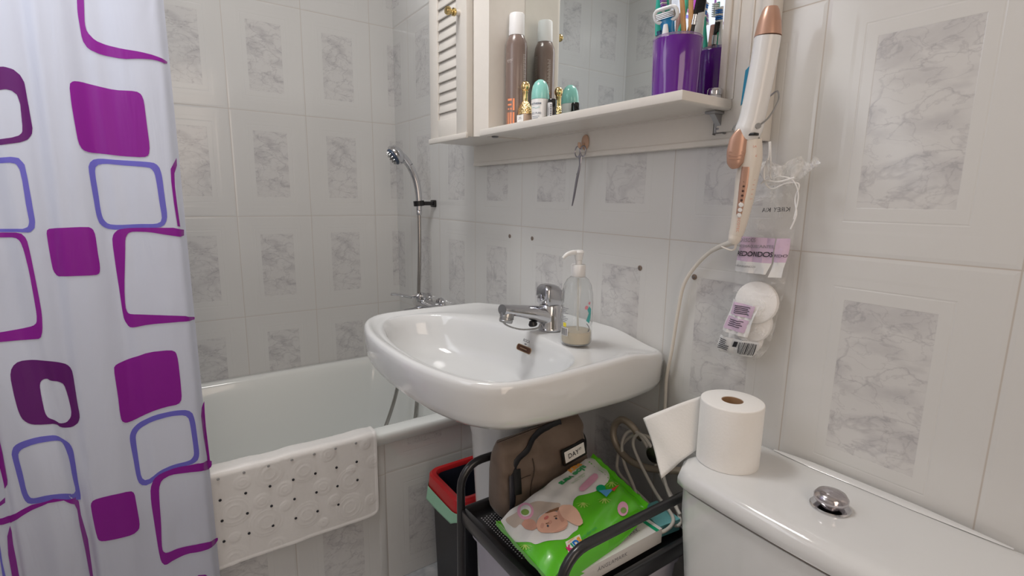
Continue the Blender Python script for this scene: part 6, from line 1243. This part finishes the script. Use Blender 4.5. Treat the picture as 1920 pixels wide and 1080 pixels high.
#@@TEXT
pr.m(MATS['print_green']); wtx('aloe vera', .0215, .315, .15, 1, .03, .0018, .92, .0008); pr.m(MATS['print_orange3']); wtx('KIDS', .016, .235, .045, -1, 0, .0018, 1, .001); pr.m(MATS['print_green'])
pr.m(mat('print_green2', (.35, .52, .32), .4)); wtx('toallitas con', .006, .29, .235, 1, .03); wtx('aloe y camomila', .006, .32, .265, 1, .03)
for t_, m_, u_ in (('K', 'print_magenta2', .772), ('I', 'print_emerald', .742), ('D', 'print_blue3', .712), ('S', 'print_orange3', .678)):
    pr.m(mat('print_magenta2', (.62, .01, .16), .4) if t_ == 'K' else MATS[m_]); wtx(t_, .0145, u_, .912, -1, .0, .0026, 1, .0008)
pr.m(MATS['print_orange3']); wtx('toallitas', .005, .722, .845, -1, 0, .0024)
pr.m(MATS['print_green']); wtx('con aloe vera', .007, .58, .90, -1, 0, .002); wtx('72 uds', .007, .58, .945, -1, 0, .002)
pr.done('film_print', None, r_, recalc=False, sharp=180)

# --- white carton under the wipes, seen through the frame bar
r_ = root('toothpaste_carton', (1.515, -.25, ZS), 'white toothpaste carton with small dark lettering tucked beneath the wipes pack', 'carton')
qc = [V((1.470, -.372, ZS+.000)), V((1.532, -.372, ZS+.000)), V((1.532, -.150, ZS+.000)), V((1.492, -.150, ZS+.000))]
cm = MB().rings([[p+V((0, 0, z)) for p in qc] for z in (.001, .028)]); cm.done('carton', mat('carton_white', (.74, .73, .72), .35), r_)
cp2 = MB().m(pgrey).text('ÄNGLAMARK', .0115, plane_fn((1.512, -.225, ZS+.0285), (0, 1, 0), (-1, 0, 0)), 1.15)
cp2.done('top_lettering', None, r_, recalc=False); cp2 = MB().m(pgrey); cp2.text('ÄNGLAMARK', .010, plane_fn((1.5325, -.27, ZS+.016), (0, 1, 0), (0, 0, 1)), 1.15)
cp2.done('side_lettering', None, r_, recalc=False); cp2 = MB(); cp2.m(MATS['print_emerald']).poly([(-.004, -.018), (.004, -.018), (.004, .018), (-.004, .018)], plane_fn((1.515, -.162, ZS+.0285), (0, 1, 0), (-1, 0, 0)), 1)
cp2.done('green_stripe', None, r_, recalc=False)
o = MB().rings([[V((1.462+x, -.105+y, ZS+.001+z)) for x, y in ((0, -.025), (.060, -.040), (.066, .010), (.005, .020))] for z in (0, .022)]).done('tissue_pack', mat('pack_teal', (.18, .50, .52), .3, bump=(20, .6, .4)), None)
tag(o, 'small teal printed packet behind the wipes at the right end of the trolley', 'packet')

# ================================================================= WATER CONNECTION UNDER THE BASIN
r_ = root('angle_valve', (1.425, 0, .645), 'old chrome angle valve on the wall behind the toilet paper sheet', 'valve')
MB().lathe([(.022, 0), (.024, .002), (.018, .010), (.011, .012), (.011, .03)], (1.430, 0, .645), (0, -1, 0), 24).tube([(1.430, -.03, .645), (1.430, -.045, .645)], .013, 16).tube([(1.430, -.037, .645), (1.408, -.037, .645)], [.010, .0095], 14).done('valve_body', steel, r_)
MB().lathe([(.010, 0), (.017, .003), (.018, .012), (.014, .016), (.003, .017)], (1.430, -.046, .645), (0, -1, 0), 20).done('valve_knob', mat('dark_chrome', (.28, .26, .25), .3, metal=1), r_)
hs = [(1.374, -.030, .650), (1.375, -.042, .662), (1.366, -.048, .675), (1.350, -.050, .682), (1.333, -.050, .679), (1.317, -.050, .660), (1.317, -.052, .636), (1.335, -.054, .615), (1.370, -.055, .604), (1.410, -.052, .606), (1.450, -.046, .618), (1.49, -.036, .632)]
P, _ = catmull([V(p) for p in hs], [0]*len(hs), 24); seg = [P[0]]; acc = 0
for i in range(1, len(P)):
    d = (P[i]-P[i-1]).length
    while acc+d >= .002*len(seg): seg.append(P[i-1].lerp(P[i], (.002*len(seg)-acc)/d))
    acc += d
hm_ = MB().m(mat('braid', (.42, .36, .29), .35, metal=.25)).tube(seg, [.0076 if i % 2 else .0068 for i in range(len(seg))], 12)
hm_.m(steel).tube([V(hs[0]), V(hs[0]).lerp(V(hs[1]), .6)], .0085, 6)
o = hm_.done('water_hose', None, None, sharp=80); tag(o, 'braided steel water hose looping from the wall valve', 'hose')
